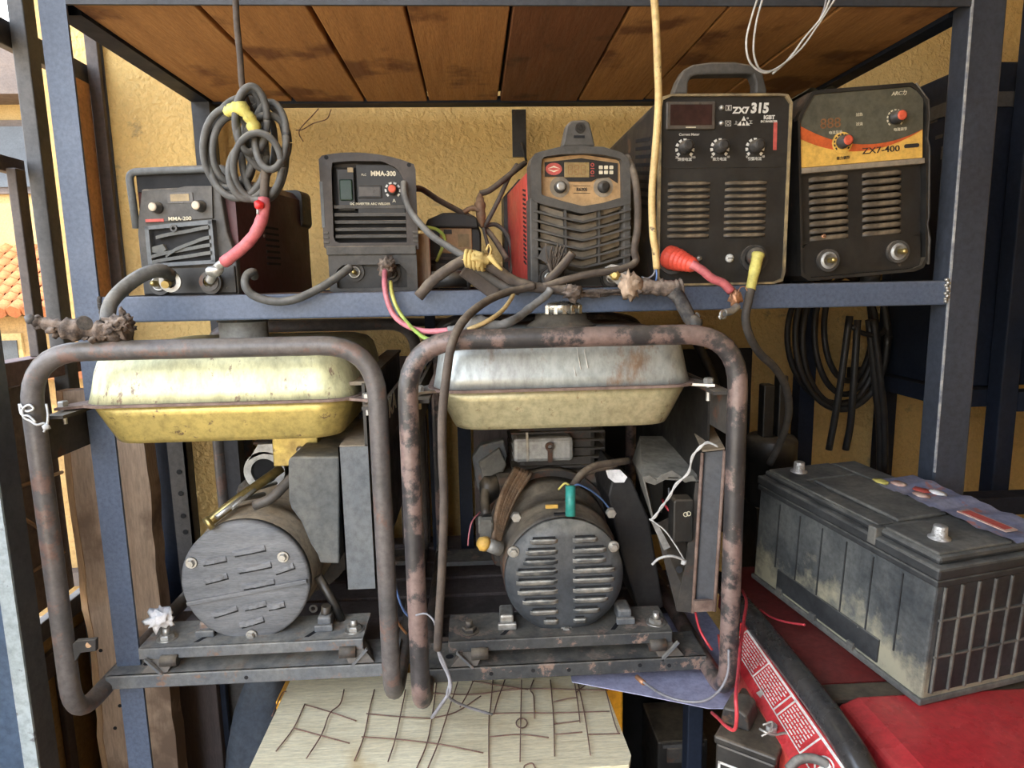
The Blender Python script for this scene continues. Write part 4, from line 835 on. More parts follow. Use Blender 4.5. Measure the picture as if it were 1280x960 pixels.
# ================================================================== the two frame generators
def generator(nm, lab, ox, oy, oz, fm, top_m, bot_m, v):
    g = thing(nm, lab, 'generator', (ox, oy, oz))
    P = lambda n, mb, m, p=g, **k: obj(n, mb, m, p, **k)          # local coordinates: x across, y depth, z up
    r, hw, ht = .0145, .2385, (.575 if v == 1 else .568); hl = hw+(.019 if v == 1 else 0); rz = r-.019
    t = MB().tube(fillet([(-hl, .60, rz), (-hl, 0, rz), (-hl, 0, ht), (hw, 0, ht), (hw, 0, rz), (hw, .60, rz)], {1: .062, 2: .082, 3: .082, 4: .062}, 8), r, 14)
    P('tube_frame', t, fm)
    P('rear_hoop', MB().tube(fillet([(-hl, .60, rz), (-hl, .66, rz), (-hl, .66, ht-.01), (hw, .66, ht-.01), (hw, .66, rz), (hw, .60, rz)], .07, 6), r, 10), fm)
    # base channel, rubber mounts, engine bed
    cb = P('base_channel', MB().box((-hl+.004, .085, .010), (hw-.004, .165, .016)).box((-hl+.004, .083, -.008 if v else -.010), (hw-.004, .090, .016), bev=.002), 'plate_grey' if v == 1 else 'plate_dark')
    t = MB()
    for x, z in (((-.02, .003),) if v == 1 else ((-.13, .004), (-.06, .006), (.0, .004), (.12, .006), (.17, .003))): t.cyl((x, .0828, z), (x, .0822, z), .0035, seg=8)
    for x, y in ((-.20, .12), (-.185, .135)): t.cyl((x, y, .016), (x, y, .0165), .007, seg=10)
    obj('bolt_hole', t, 'dark_void', cb, kind='stuff')
    P('base_channel', MB().box((-hl+.004, .50, .010), (hw-.004, .57, .02)), 'plate_dark')
    for sx in (-1, 1):
        b = MB().hexa([(sx*.175-.022, .088, .0165), (sx*.175+.022, .088, .0165), (sx*.165+.022, .13, .0165), (sx*.165-.022, .13, .0165), (sx*.152-.014, .098, .048), (sx*.152+.018, .098, .048), (sx*.150+.02, .13, .05), (sx*.150-.014, .13, .05)])
        mt = P('rubber_mount', b, 'rubber_dark'); obj('mount_roller', MB().cyl((sx*.150-.012, .092, .036), (sx*.150+.016, .092, .036), .010, seg=14), 'dark_iron', mt)
        obj('mount_plate', MB().cbox((sx*.172, .086, .028), (.004, .006, .042), rot=Matrix.Rotation(sx*rad(42), 3, 'Y')), 'plate_grey', mt)
    bz = .052
    eb = P('engine_bed', MB().box((-.200, .095, bz), (.178, .185, bz+.006)).box((-.200, .0935, bz-.014), (.178, .099, bz+.006), bev=.002), 'plate_grey' if v == 1 else 'plate_dark')
    for x in (-.165, .158): 
        bb = MB().hexnut((x, .125, bz+.006), (0, 0, 1), .0125, .009).cyl((x, .125, bz+.012), (x, .125, bz+.026), .006, seg=10).lathe([(.017, 0), (.017, .002)], (x, .125, bz+.006), (0, 0, 1), 16)
        obj('mounting_bolt', bb, 'zinc' if v == 1 or x > 0 else 'dark_iron', eb)
    for x in (-.105, .083): obj('slot', MB().hexa([(x-.008, .108, bz+.0061), (x, .108, bz+.0061), (x+.02, .14, bz+.0061), (x+.012, .14, bz+.0061), (x-.008, .108, bz+.0066), (x, .108, bz+.0066), (x+.02, .14, bz+.0066), (x+.012, .14, bz+.0066)]), 'dark_void', eb)
    for x in (-.10, .105): obj('foot_lug', MB().box((x-.016, .122, bz+.006), (x+.016, .130, bz+.018), bev=.002).box((x-.012, .130, bz+.006), (x+.012, .17, bz+.03), bev=.004), 'zinc' if (v == 2 and x < 0) else 'plate_grey', eb)
    # fuel tank
    tx, ty, zf = (-.020, .245, .485) if v == 1 else (-.006, .235, .487)
    tw, td = (.213, .19) if v == 1 else (.203, .185)
    def rr(wd, dp, z, rad_=.05): return [(tx+x, ty+y, z) for x, y in rrect(-wd, -dp, wd, dp, rad_, 5)]
    tk = P('fuel_tank', MB().loft([rr(tw, td, zf), rr(tw-.004, td-.004, zf+.018), rr(tw-.009, td-.009, zf+.048), rr(tw-.014, td-.014, zf+.064, .047), rr(tw-.024, td-.024, zf+.076, .043), rr(tw-.045, td-.045, zf+.0825, .035), rr(tw-.10, td-.10, zf+.084, .03)]), top_m, label='upper half of the fuel tank')
    lo = obj('tank_lower_half', MB().loft([rr(tw-.004, td-.004, zf-.003), rr(tw-.011, td-.008, zf-.02), rr(tw-.027, td-.018, zf-.058), rr(tw-.032, td-.023, zf-.066, .045), rr(tw-.05, td-.04, zf-.070, .03)]), bot_m, tk, label='lower half of the fuel tank')
    fl = MB().loft([rr(tw+.008, td+.008, zf-.003, .055), rr(tw+.008, td+.008, zf+.001, .055)], sm=False)
    obj('tank_flange', fl, 'rust_seam', tk)
    for sx in (-1, 1):
        tb = MB().hexa([(tx+sx*(tw-.02), .07, zf-.004), (tx+sx*(tw+.024), .045, zf-.004), (tx+sx*(tw+.024), .085, zf-.004), (tx+sx*(tw-.0), .14, zf-.004), (tx+sx*(tw-.02), .07, zf), (tx+sx*(tw+.024), .045, zf), (tx+sx*(tw+.024), .085, zf), (tx+sx*(tw-.0), .14, zf)])
        ob = obj('tank_tab', tb, 'rust_seam' if v == 1 else 'zinc', tk)
        obj('tab_bolt', MB().hexnut((tx+sx*(tw+.020), .062, zf), (0, 0, 1), .008, .008).cyl((tx+sx*(tw+.020), .062, zf-.028), (tx+sx*(tw+.020), .062, zf), .0035, seg=8), 'zinc', tk)
        q = hw if sx > 0 else hl
        P('frame_bracket', MB().box((min(sx*q, sx*(q-.028)), .02, zf-.012), (max(sx*q, sx*(q-.028)), .10, zf-.007)).box((sx*q-.003, .01, zf-.075), (sx*q+.003, .52, zf-.008)), 'dark_iron')
    cx, cy = (tx-.002, .215) if v == 1 else (.006, .20)
    zc = zf+.083
    if v == 1:
        cp = obj('fuel_cap', MB().lathe([(.044, 0), (.044, .004), (.041, .006), (.041, .036), (.038, .040), (0, .041)], (cx, cy, zc), (0, 0, 1), 40), 'alu', tk)
        obj('cap_rim', MB().lathe([(.043, 0), (.0435, .003), (.043, .008)], (cx, cy, zc+.034), (0, 0, 1), 36), 'black_steel', cp)
    else:
        cp = obj('fuel_cap', MB().lathe([(.046, 0), (.046, .014), (.044, .019), (.03, .024), (0, .025)], (cx, cy, zc+.022), (0, 0, 1), 40), 'chrome', tk)
        t = MB()
        for k in range(20): a = 2*pi*k/20; t.cbox((cx+.0462*cos(a), cy+.0462*sin(a), zc+.030), (.003, .006, .014), rot=Matrix.Rotation(a, 3, 'Z'))
        obj('cap_knurl', t, 'chrome', cp)
        obj('cap_collar', MB().lathe([(.062, 0), (.056, .004), (.045, .012), (.043, .023)], (cx, cy, zc), (0, 0, 1), 40), 'black_steel', cp)
    # alternator
    ax, az, R_ = (-.022, .158, .109) if v == 1 else (-.001, .150, .104)
    fy = .122 if v == 1 else .128
    al = P('alternator', MB().lathe([(R_*.97, 0), (R_*1.0, .004), (R_*1.0, .05), (R_*1.03, .055), (R_*1.03, .075), (R_*.97, .08), (R_*.97, .15), (R_*1.06, .155), (R_*1.08, .20)], (ax, fy+.012, az), (0, 1, 0), 48), 'slat_dust' if v == 1 else 'dark_iron')
    if v == 1:
        cv = obj('end_cover', MB().lathe([(0, -.002), (R_*.6, -.001), (R_*.96, 0), (R_*1.0, .003), (R_*1.0, .016)], (ax, fy, az), (0, 1, 0), 56), 'cover_grey', al, label='dented grey end cover')
        for k, (u, vv, wd, an) in enumerate(((.10, .52, .055, 9), (-.45, .38, .042, 9), (.16, .24, .058, 9), (.62, .20, .035, 17), (-.45, .08, .042, 13), (.20, -.04, .056, 8), (-.36, -.48, .045, 15), (.12, -.40, .04, 10), (.05, -.68, .042, 14), (.45, -.42, .03, 10))):
            x, z = ax+u*R_, az+vv*R_; m_ = Matrix.Translation((x, fy-.002, z)) @ Matrix.Rotation(-rad(an), 4, 'Y')
            lb = MB(); n = 7; rings = []
            for i in range(n+1):
                q = i/n; xx = -wd/2+wd*q; k2 = .35+.65*sin(pi*min(1, q*1.1))+.15*sin(q*23+k)
                rings.append([m_ @ Vector(c) for c in ((xx, 0, -.005), (xx, -.0055*k2, -.003), (xx, -.004*k2, .003), (xx, .0, .0055))])
            lb.loft(rings, sm=False); lv = obj('louver', lb, 'cover_grey', cv)
            obj('louver_slit', MB().box((-wd*.46, -.0008, -.0068), (wd*.5, .001, -.0042), mtx=m_), 'dark_void', lv)
        bd = MB(); m_ = Matrix.Translation((ax+.002, fy-.002, az-.17*R_)) @ Matrix.Rotation(-rad(9), 4, 'Y')
        bd.box((-R_*.96, -.003, -.004), (R_*.96, .002, .004), bev=.0015, mtx=m_); obj('press_rib', bd, 'cover_grey', cv)
        bolts = ((-.80, .36), (.62, .40), (.03, -.90))
    else:
        cv = obj('end_cover', MB().lathe([(0, -.004), (R_*.72, -.003), (R_*.80, -.001), (R_*.97, .010), (R_*.985, .016)], (ax, fy-.012, az), (0, 1, 0), 56), 'cover_dark', al, label='black louvered end cover')
        rows = [(.68, -.56, -.12, .06, .52), (.50, -.64, -.12, .06, .66), (.33, -.68, -.12, .06, .66), (.16, -.80, -.12, .06, .80), (-.01, -.80, -.12, .06, .80), (-.18, -.78, -.12, .06, .78), (-.35, -.70, -.12, .06, .70), (-.53, -.58, -.12, .06, .56), (-.70, -.36, -.12, .06, .34)]
        for zz, a, b, c_, d_ in rows:
            for x0, x1 in ((a, b), (c_+.06, d_)):
                wd = (x1-x0)*R_; lm = louver_mesh(wd, .0105, .0065); lm.b.transform(Matrix.Rotation(pi, 4, 'Y')); lm.b.transform(Matrix.Translation((ax+(x0+x1)/2*R_, fy-.0155, az+zz*R_-.002)))
                lv = obj('louver', lm, 'louver_dust', cv)
                obj('louver_slit', MB().box((ax+x0*R_+.004, fy-.0165, az+zz*R_+.0035), (ax+x1*R_-.004, fy-.0145, az+zz*R_+.0062)), 'dark_void', lv)
        pass
        bolts = ((-.83, .48), (.80, .50), (.02, -.90))
    for u, w_ in bolts:
        x, z = ax+u*R_, az+w_*R_; y = fy-.001 if v == 1 else fy-.006
        obj('cover_bolt', MB().lathe([(.010, 0), (.0095, .003)], (x, y, z), (0, -1, 0), 18).hexnut((x, y-.003, z), (0, -1, 0), .0068, .006).cyl((x, y-.009, z), (x, y-.0095, z), .003, seg=8), 'zinc', cv)
    # engine behind
    P('engine_block', MB().box((-.12, .36, bz+.006), (.14, .56, .26), bev=.02).cyl((-.0, .34, .15), (0, .37, .15), .125, seg=32), 'dark_iron')
    P('cylinder_head', MB().box((-.06, .38, .26), (.10, .54, .40), bev=.012), 'dark_iron')
    t = MB()
    for k in range(7): t.box((-.075, .37, .27+k*.018), (.115, .55, .274+k*.018))
    P('cooling_fins', t, 'dark_iron', kind='stuff')
    return g
G1 = generator('frame_generator', 'open-frame generator with a cream and yellow fuel tank and a dented grey end cover', -.388, .985, .637, 'frame_grey', 'tank_cream', 'tank_yellow', 1)
G2 = generator('frame_generator', 'open-frame generator with a bare steel tank and a black louvered end cover', .1395, .935, .652, 'frame_worn', 'tank_steel', 'tank_olive', 2)
W_ = lambda n, mb, m, g, **k: obj(n, mb, m, g, world=True, **k)

# ---- left generator extras
c0, c1 = at(360, 572, 1.10), at(425, 705, 1.10)
X = lambda px, py, Y=1.10: (at(px, py, Y).x, at(px, py, Y).z)
en = W_('control_box', MB().prism([X(424, 571), X(424, 705), X(400, 704), X(397, 694), X(388, 680), X(376, 652), X(364, 636), X(361, 626), X(360, 576), X(364, 571)], 1.10, 1.42, bev=.003), 'box_grey', G1, label='stepped grey back box of the control panel')
W_('panel_flange', MB().box((at(425, 600, 1.06).x, 1.06, .795), (at(462, 600, 1.06).x, 1.066, 1.040)).box((at(425, 600, 1.06).x, 1.06, .795), (at(427, 600, 1.06).x, 1.10, 1.040)), 'box_grey_light', G1)
xs = at(461, 600, 1.06).x
sp = W_('side_panel', MB().box((xs-.004, 1.062, .80), (xs+.001, 1.56, 1.142)), 'machine_black', G1)
W_('side_panel_rim', MB().box((xs-.045, 1.062, 1.036), (xs, 1.56, 1.042)).box((xs-.03, 1.07, 1.139), (xs+.002, 1.58, 1.145)), 'slat_dust', G1)
kp = at(484, 512, 1.17)
text('KA', .032, Vector((-.388+.2385+.0036, 1.075, at(487, 505, 1.13).z))-G1.location, 'cream_print', G1, rot=(pi/2, 0, pi/2), align='LEFT', sx=1.7, bold=.03)
# gasket flange, regulator, brush rod
p = at(332, 588, 1.30)
gk = W_('gasket_flange', MB().ring((p.x, p.y, p.z), (0, -1, 0), .026, .040, .008, 32).prism([(p.x-.03, p.z+.022), (p.x-.008, p.z+.055), (p.x+.028, p.z+.055), (p.x+.036, p.z+.02), (p.x+.020, p.z+.033), (p.x, p.z+.036), (p.x-.018, p.z+.030)], p.y-.008, p.y), 'alu', G1, label='pale gasket ring')
W_('port', MB().cyl((p.x, p.y+.004, p.z), (p.x, p.y+.001, p.z), .027, seg=24), 'dark_void', G1)
a, b = at(342, 582, 1.2), at(397, 548, 1.2)
rg = W_('regulator', MB().box((a.x, 1.2, a.z-.002), (b.x, 1.25, b.z+.02), bev=.002), 'gold_part', G1, label='brass coloured regulator box'); p = at(375, 562, 1.2)
W_('regulator_screw', MB().lathe([(.007, 0), (.006, .004), (0, .005)], p, (0, -1, 0), 14), 'zinc', G1)
W_('brush_holder', MB().tube([at(258, 655, 1.12), at(300, 622, 1.17), at(352, 585, 1.22)], .009, 8).cyl(at(264, 652, 1.10), at(258, 656, 1.095), .012, seg=12), 'brass', G1)
W_('cable_sleeve', MB().tube(smooth([at(318, 632, 1.14), at(340, 622, 1.14), at(362, 600, 1.16), at(400, 566, 1.2)], 4), .009, 8), 'rubber_dark', G1)
W_('rod', MB().tube([at(290, 635, 1.12), at(318, 612, 1.18), at(345, 604, 1.25)], .0035, 6).tube([at(270, 647, 1.12), at(300, 624, 1.16), at(330, 618, 1.22)], .005, 6), 'zinc', G1)
# bits at the right foot of the left generator
W_('terminal_block', MB().box(at(393, 792, 1.12), at(418, 777, 1.16), bev=.002), 'zinc', G1)
W_('bracket_arm', MB().tube([at(398, 720, 1.14), at(420, 758, 1.14), at(428, 780, 1.15)], .008, 6).ring(at(392, 760, 1.13), (0, -1, 0), .004, .0075, .003, 16).cyl(at(408, 757, 1.13), at(407, 775, 1.13), .009, seg=12), 'machine_black', G1)
W_('ground_lug', MB().prism([X(84, 812, .985), X(96, 800, .985), X(121, 798, .985), X(121, 813, .985), X(102, 815, .985), X(94, 828, .985), X(84, 830, .985)], .982, .990, bev=.001), 'black_steel', G1, label='dark welded tab with a hole')
W_('lug_hole', MB().cyl(at(111, 806, .9822), at(111, 806, .9814), .0045, seg=12), 'slab_edge', G1)
wt = MB()
for pts in ([(25, 505, .97), (33, 514, .968), (42, 511, .966), (36, 506, .967), (28, 512, .966), (30, 522, .965), (38, 526, .966), (46, 531, .965), (55, 529, .97), (60, 534, .972)], [(24, 505, .972), (27, 518, .966), (36, 520, .966), (45, 528, .966)], [(58, 505, .98), (60, 518, .975), (59, 530, .97), (55, 540, .97)]): wt.tube(smooth([at(*q) for q in pts], 4), .0017, 5)
wt.blob(at(58, 534, .968), .005, .5, 40, 1); W_('binding_wire', wt, 'white_wire', G1, label='twisted white wire on the left tube')
for nm_, m, pts in (('wire', 'orange_wire', [(487, 700, 1.06), (490, 715, 1.05), (488, 740, 1.04), (490, 765, 1.03), (500, 782, 1.02), (508, 792, 1.03)]), ('wire', 'blue_wire', [(490, 700, 1.07), (495, 735, 1.05), (503, 760, 1.03), (512, 772, 1.03)]), ('wire', 'copper', [(478, 696, 1.06), (487, 700, 1.05), (491, 720, 1.045)])):
    W_(nm_, MB().tube(smooth([at(*q) for q in pts], 4), .0021, 6), m, G1)

# ---- right generator extras (broken control box on the right, seen from its inner side)
tp = [at(800, 545, 1.30), at(858, 545, 1.30), at(873, 600, 1.06), at(803, 596, 1.06)]
def quadplate(pts, t): 
    n = (pts[1]-pts[0]).cross(pts[3]-pts[0]).normalized()*t; return MB().hexa([*pts, *[q+n for q in pts]])
W_('box_top', quadplate(tp, .003), 'box_dusty', G2, label='dusty top of the broken control box')
W_('box_side', quadplate([at(800, 545, 1.30), at(803, 596, 1.06), at(816, 652, 1.06), at(790, 575, 1.30)], .003), 'box_dusty', G2)
j = MB(); edge = [(803, 596), (812, 594), (820, 600), (828, 593), (840, 588), (852, 596), (866, 594), (872, 604), (868, 600), (856, 603), (846, 596), (836, 596), (828, 601), (818, 606), (806, 602)]
j.prism([X(a, b, 1.06) for a, b in edge], 1.058, 1.062); W_('broken_edge', j, 'box_dusty', G2)
W_('box_back', quadplate([at(800, 640, 1.30), at(872, 640, 1.28), at(872, 600, 1.28), at(800, 560, 1.30)], .003), 'machine_black', G2)
W_('inner_wall', quadplate([at(872, 604, 1.055), at(864, 760, 1.055), at(850, 720, 1.28), at(860, 560, 1.28)], .002), 'dark_iron', G2)
W_('box_floor', quadplate([at(818, 655, 1.06), at(846, 764, 1.06), at(866, 766, 1.06), at(852, 640, 1.10)], .002), 'dark_iron', G2)
W_('mount_arm', MB().prism([X(768, 585, 1.16), X(790, 600, 1.16), X(812, 650, 1.16), X(830, 760, 1.16), X(800, 770, 1.16), X(776, 690, 1.16), X(760, 620, 1.16)], 1.16, 1.30, bev=.004), 'rubber_black', G2, label='black plastic mount arm')
W_('paper_tag', MB().prism([X(757, 587, 1.155), X(775, 587, 1.155), X(784, 596, 1.155), X(780, 603, 1.155), X(768, 603, 1.155), X(760, 597, 1.155)], 1.154, 1.1565), 'paper', G2)
sl_ = W_('slotted_strip', MB().prism([X(846, 764, 1.05), X(866, 766, 1.05), X(874, 604, 1.05), X(870, 604, 1.05), X(858, 700, 1.05)], 1.05, 1.054), 'dark_iron', G2)
W_('slot', MB().cyl(at(849, 712, 1.049), at(849, 712, 1.0485), .006, seg=12), 'dark_void', G2)
q0, q1 = at(873, 562, 1.0), at(905, 764, 1.0); q2, q3 = at(906, 562, 1.0), at(866, 766, 1.0)
W_('panel_post', MB().hexa([at(866, 766, 1.02), at(893, 764, 1.0), at(893, 764, 1.04), at(866, 766, 1.06), at(878, 566, 1.02), at(906, 563, 1.0), at(906, 563, 1.04), at(878, 566, 1.06)]), 'beam_dark', G2)
W_('panel_post_edge', MB().tube([at(866, 766, 1.015), at(878, 566, 1.015)], .003, 6).tube([at(893, 764, .997), at(906, 563, .997)], .003, 6), 'rust_seam', G2)
W_('panel_post_foot', MB().box(at(868, 765, 1.0), at(894, 748, 1.006)), 'rust_seam', G2)
W_('side_panel', MB().box((.372, 1.04, .80), (.376, 1.52, 1.13)), 'machine_black', G2)
W_('top_rail', quadplate([at(878, 565, 1.0), at(906, 562, 1.0), at(872, 500, 1.35), at(850, 505, 1.35)], .003), 'slat_dust', G2)
ca = MB().prism(rrect(*X(841, 679, 1.04), *X(868, 624, 1.04), .006), 1.04, 1.07, bev=.003)
cc = W_('capacitor', ca, 'machine_black', G2); p = at(857, 643, 1.0385); W_('capacitor_mark', MB().ring(p, (0, -1, 0), .003, .0042, .0006, 12).ring(p+Vector((.005, 0, .001)), (0, -1, 0), .003, .0042, .0006, 12), 'cream_print', G2)
W_('wire', MB().tube(smooth([at(828, 624, 1.12), at(833, 634, 1.10), at(840, 641, 1.095), at(848, 645, 1.10)], 4), .0022, 6), 'red_wire', G2)
W_('wire', MB().tube(smooth([at(836, 610, 1.12), at(838, 630, 1.10), at(846, 636, 1.095)], 4), .0018, 6), 'grey_wire', G2)
tw = MB(); A_ = [(896, 557, .99), (885, 554, .99), (874, 559, .99), (866, 572, 1.0), (860, 590, 1.02), (846, 606, 1.03), (836, 620, 1.03), (828, 634, 1.03), (818, 645, 1.03), (813, 651, 1.03)]
tw.tube(smooth([at(*q) for q in A_], 5), .0016, 5); tw.tube(smooth([at(a+1.2*(-1)**i, b+1.5*(-1)**i, c) for i, (a, b, c) in enumerate(A_)], 5), .0016, 5)
tw.tube(smooth([at(814, 650, 1.03), at(830, 662, 1.03), at(842, 678, 1.03), at(852, 694, 1.03), at(856, 702, 1.03)], 4), .0014, 5).tube(smooth([at(815, 706, 1.02), at(824, 698, 1.02), at(838, 695, 1.02), at(850, 698, 1.025), at(856, 702, 1.03)], 4), .0022, 5).blob(at(855, 703, 1.03), .0055, .4, 40, 1)
W_('binding_wire', tw, 'white_wire', G2, label='twisted white wire')
W_('tape_flap', MB().hexa([at(814, 652, 1.04), at(824, 658, 1.04), at(838, 684, 1.04), at(830, 688, 1.04), at(814, 652, 1.044), at(824, 658, 1.044), at(838, 684, 1.044), at(830, 688, 1.044)]), 'grey_tape', G2)
# upper engine parts seen through the frame
W_('mounting_ear', MB().prism([X(590, 572, 1.34), X(600, 557, 1.34), X(630, 550, 1.34), X(634, 570, 1.34), X(628, 592, 1.34), X(606, 628, 1.34), X(596, 608, 1.34)], 1.34, 1.37, bev=.004), 'plate_grey', G2)
W_('mounting_ear_cover', MB().prism([X(598, 578, 1.33), X(624, 560, 1.33), X(633, 580, 1.33), X(625, 600, 1.33), X(606, 604, 1.33)], 1.325, 1.342, bev=.003), 'box_dusty', G2)
mf = W_('muffler_box', MB().box(at(642, 579, 1.28), at(710, 535, 1.36), bev=.008), 'alu', G2); W_('muffler_edge', MB().box(at(658, 577, 1.276), at(660, 540, 1.281)), 'zinc', G2)
W_('eye_bolt', MB().ring(at(687, 558, 1.275), (0, -1, 0), .004, .009, .005, 18).box(at(685, 578, 1.272), at(690, 561, 1.278)), 'dark_iron', G2)
wd = MB()
for k in range(12):
    o = rng.uniform(-7, 7); wd.tube(smooth([at(655+o*1.5, 588+o*.5, 1.24), at(640+o, 612+o, 1.2), at(628+o*.8, 640+o, 1.16), at(621+o*.5, 672+o*.5, 1.12), at(620+o*.3, 690, 1.10)], 5), .0045, 6)
W_('stator_winding', wd, 'winding', G2, kind='stuff')
W_('switch_block', MB().box(at(598, 668, 1.12), at(616, 644, 1.16), bev=.003).box(at(600, 672, 1.12), at(614, 650, 1.118)), 'box_dusty', G2)
W_('cable_clip', MB().blob(at(612, 612, 1.2), .02, .4, 40, 2, (1, 1, 1.4), seed=3).tube(smooth([at(612, 600, 1.2), at(606, 620, 1.18), at(608, 645, 1.15)], 4), .009, 8), 'machine_black', G2)
W_('oil_dipstick', MB().cyl(at(625, 686, 1.10), at(607, 680, 1.09), .013, .011, seg=14), 'alu', G2); W_('dipstick_cap', MB().lathe([(.013, 0), (.014, .006), (.008, .016), (0, .017)], at(608, 681, 1.09), at(597, 676, 1.085)-at(608, 681, 1.09), 8), 'yellow_print', G2)
W_('wire', MB().tube(smooth([at(600, 640, 1.18), at(590, 652, 1.16), at(586, 670, 1.15), at(585, 682, 1.15)], 4), .0016, 5), 'pink_wire', G2)
for (px, py) in ((645, 645), (763, 640)): W_('lug_bolt', MB().hexnut(at(px, py, 1.08), (0, -1, 0), .009, .010), 'zinc', G2)
W_('yellow_mark', MB().box(at(682, 636, 1.105), at(697, 630, 1.11)), 'yellow_print', G2)
W_('loom', MB().tube(smooth([at(716, 608, 1.10), at(728, 592, 1.12), at(745, 582, 1.14), at(770, 578, 1.16), at(785, 576, 1.18)], 5), .007, 8).tube(smooth([at(716, 606, 1.10), at(738, 590, 1.13), at(770, 583, 1.16)], 5), .004, 6), 'cable_brown', G2)
W_('wire', MB().tube(smooth([at(712, 607, 1.075), at(706, 604, 1.075), at(698, 612, 1.075)], 4), .0018, 5), 'yellow_tape', G2); W_('wire', MB().tube(smooth([at(716, 608, 1.075), at(724, 606, 1.08), at(740, 614, 1.10), at(754, 626, 1.12), at(763, 638, 1.13)], 4), .0018, 5), 'blue_wire', G2)
W_('insulating_sleeve', MB().tube([at(713, 645, 1.055), at(713, 607, 1.065)], .0085, 14), 'teal', G2, label='teal insulating sleeve')
W_('cover_slot', MB().box(at(693, 645, 1.058), at(710, 640, 1.066)), 'dark_void', G2)
W_('vertical_ribs', MB().box(at(724, 575, 1.36), at(735, 535, 1.40)).box(at(745, 580, 1.36), at(752, 535, 1.40)), 'dark_iron', G2)
W_('chalk_mark', MB().tube([at(721, 434, .9405), at(726, 462, .9405)], .0007, 4).tube([at(730, 436, .9405), at(735, 460, .9405)], .0007, 4).tube([at(716, 453, .9405), at(720, 470, .9405)], .0007, 4).tube([at(706, 441, .9405), at(707, 447, .9405)], .0007, 4), 'white_print', G2) if 0 else None
for a, b in (((721, 434), (726, 462)), ((730, 436), (735, 460)), ((716, 453), (720, 470)), ((722, 470), (723, 480))):
    Y0 = .9935; W_('paint_scratch', MB().tube([at(*a, Y0), at(*b, Y0-.006)], .0008, 4), 'white_print', G2, label='white paint scratch')
# red side: wires of the right generator
W_('wire', MB().tube(smooth([at(869, 764, 1.02), at(874, 785, .99), at(883, 802, .97), at(890, 812, .97)], 4), .0021, 6), 'red_wire', G2)
cable('crumpled_paper', 'crumpled white paper ball on the rear rail of the left generator', 'paper', [(0, 0, 1), (1, 1, 1)], .001, 'paper').name = 'drop_me'
bpy.data.objects.remove(bpy.data.objects['drop_me'])
pb = obj('crumpled_paper', MB().blob((0, 0, 0), .018, .9, 60, 3, (1.1, .8, 1), seed=5), 'paper'); pb.location = at(201, 773, 1.12); tag(pb, 'crumpled white paper wad stuck beside the tube of the left generator', 'paper')
# ================================================================== plywood on the orange machine, rusty mesh
om = thing('orange_machine', 'orange sheet metal machine housing under the plywood board', 'machine', (-.07, 1.3, 0))
x0, x1 = at(344, 880, 1.14).x, at(779, 890, 1.14).x
part('housing', MB().box((x0, 1.14, .01), (x1, 1.55, .545), bev=.004), 'orange_paint', om)
for x in (x0+.05, x1-.05):
    for y in (1.2, 1.5): part('foot', MB().cyl((x, y, 0), (x, y, .011), .02), 'rubber_black', om)
zb = .557
pw = [atz(330, 957, zb), atz(322, 972, zb), atz(790, 962, zb), atz(785, 945, zb)]
pb = obj('plywood_board', MB().prism([(-.372, .915), (.218, .915), (.226, .935), (.216, 1.19), tuple(atz(364, 848, zb).xy), tuple(atz(345, 889, zb).xy)], .547, zb, 'z'), 'plywood')
tag(pb, 'pale plywood board lying on the orange machine in front of the rack', 'board')
pb['label'] = 'pale plywood board lying on the orange machine, scattered with rusty wire'
zw = zb+.0032
def mesh_piece(lab, wires):
    base = atz(*wires[0][0], zw); g = thing('wire_mesh_offcut', lab, 'wire mesh', tuple(base), group=None)
    for k, w in enumerate(wires):
        w = w if len(w) > 2 else [w[0], ((w[0][0]*2+w[1][0])/3+rng.uniform(-.8, .8), (w[0][1]*2+w[1][1])/3), w[1]]
        part('wire', MB().tube(smooth([atz(px, py, zw+(.0022 if k % 2 else 0)) for px, py in w], 4), .0011, 6), 'rust_wire', g)
mesh_piece('small rusty wire mesh offcut on the street-side end of the plywood', [[(345, 939), (367, 910), (381, 880)], [(383, 948), (402, 918), (412, 892), (425, 880), (430, 862)], [(382, 881), (410, 889), (445, 901)], [(367, 910), (400, 919), (437, 929)], [(340, 895), (352, 868), (358, 864)]])
mesh_piece('long rusty wire mesh offcut under the two touching frame tubes', [[(443, 951), (455, 920), (462, 886), (468, 862)], [(485, 952), (494, 924), (503, 882), (507, 862)], [(520, 962), (534, 928), (541, 890), (546, 850)], [(534, 962), (548, 928), (560, 890), (573, 850)], [(458, 892), (490, 895), (538, 898)], [(452, 921), (495, 924), (534, 928), (560, 932), (604, 941)], [(538, 898), (570, 890), (601, 870)], [(575, 884), (585, 866), (592, 850)]])
mesh_piece('large rusty wire mesh offcut below the black louvered generator', [[(611, 962), (611, 900), (613, 885), (616, 850)], [(650, 952), (651, 890), (652, 850)], [(693, 945), (692, 900), (688, 850)], [(738, 944), (731, 895), (722, 852)], [(608, 892), (650, 891), (692, 891), (762, 889)], [(612, 921), (650, 918), (686, 922)], [(530, 866), (590, 868), (640, 862), (690, 861), (760, 863)], [(693, 918), (728, 915)], [(735, 918), (775, 917)], [(617, 893), (622, 875), (631, 850)], [(668, 898), (667, 870), (663, 862), (667, 850)], [(692, 877), (712, 873), (722, 872)], [(692, 905), (724, 901)], [(718, 852), (722, 878), (725, 903)], [(720, 866), (732, 856)], [(757, 862), (767, 900), (773, 917)], [(590, 851), (620, 856), (660, 862)]])
mesh_piece('small curled loop of rusty wire on the plywood', [[(652+7*cos(a), 904+6*sin(a)) for a in [2*pi*k/9 for k in range(10)]]])
mesh_piece('second curled loop of rusty wire at the near edge of the plywood', [[(655, 962), (656, 957), (665, 954), (669, 960)]])
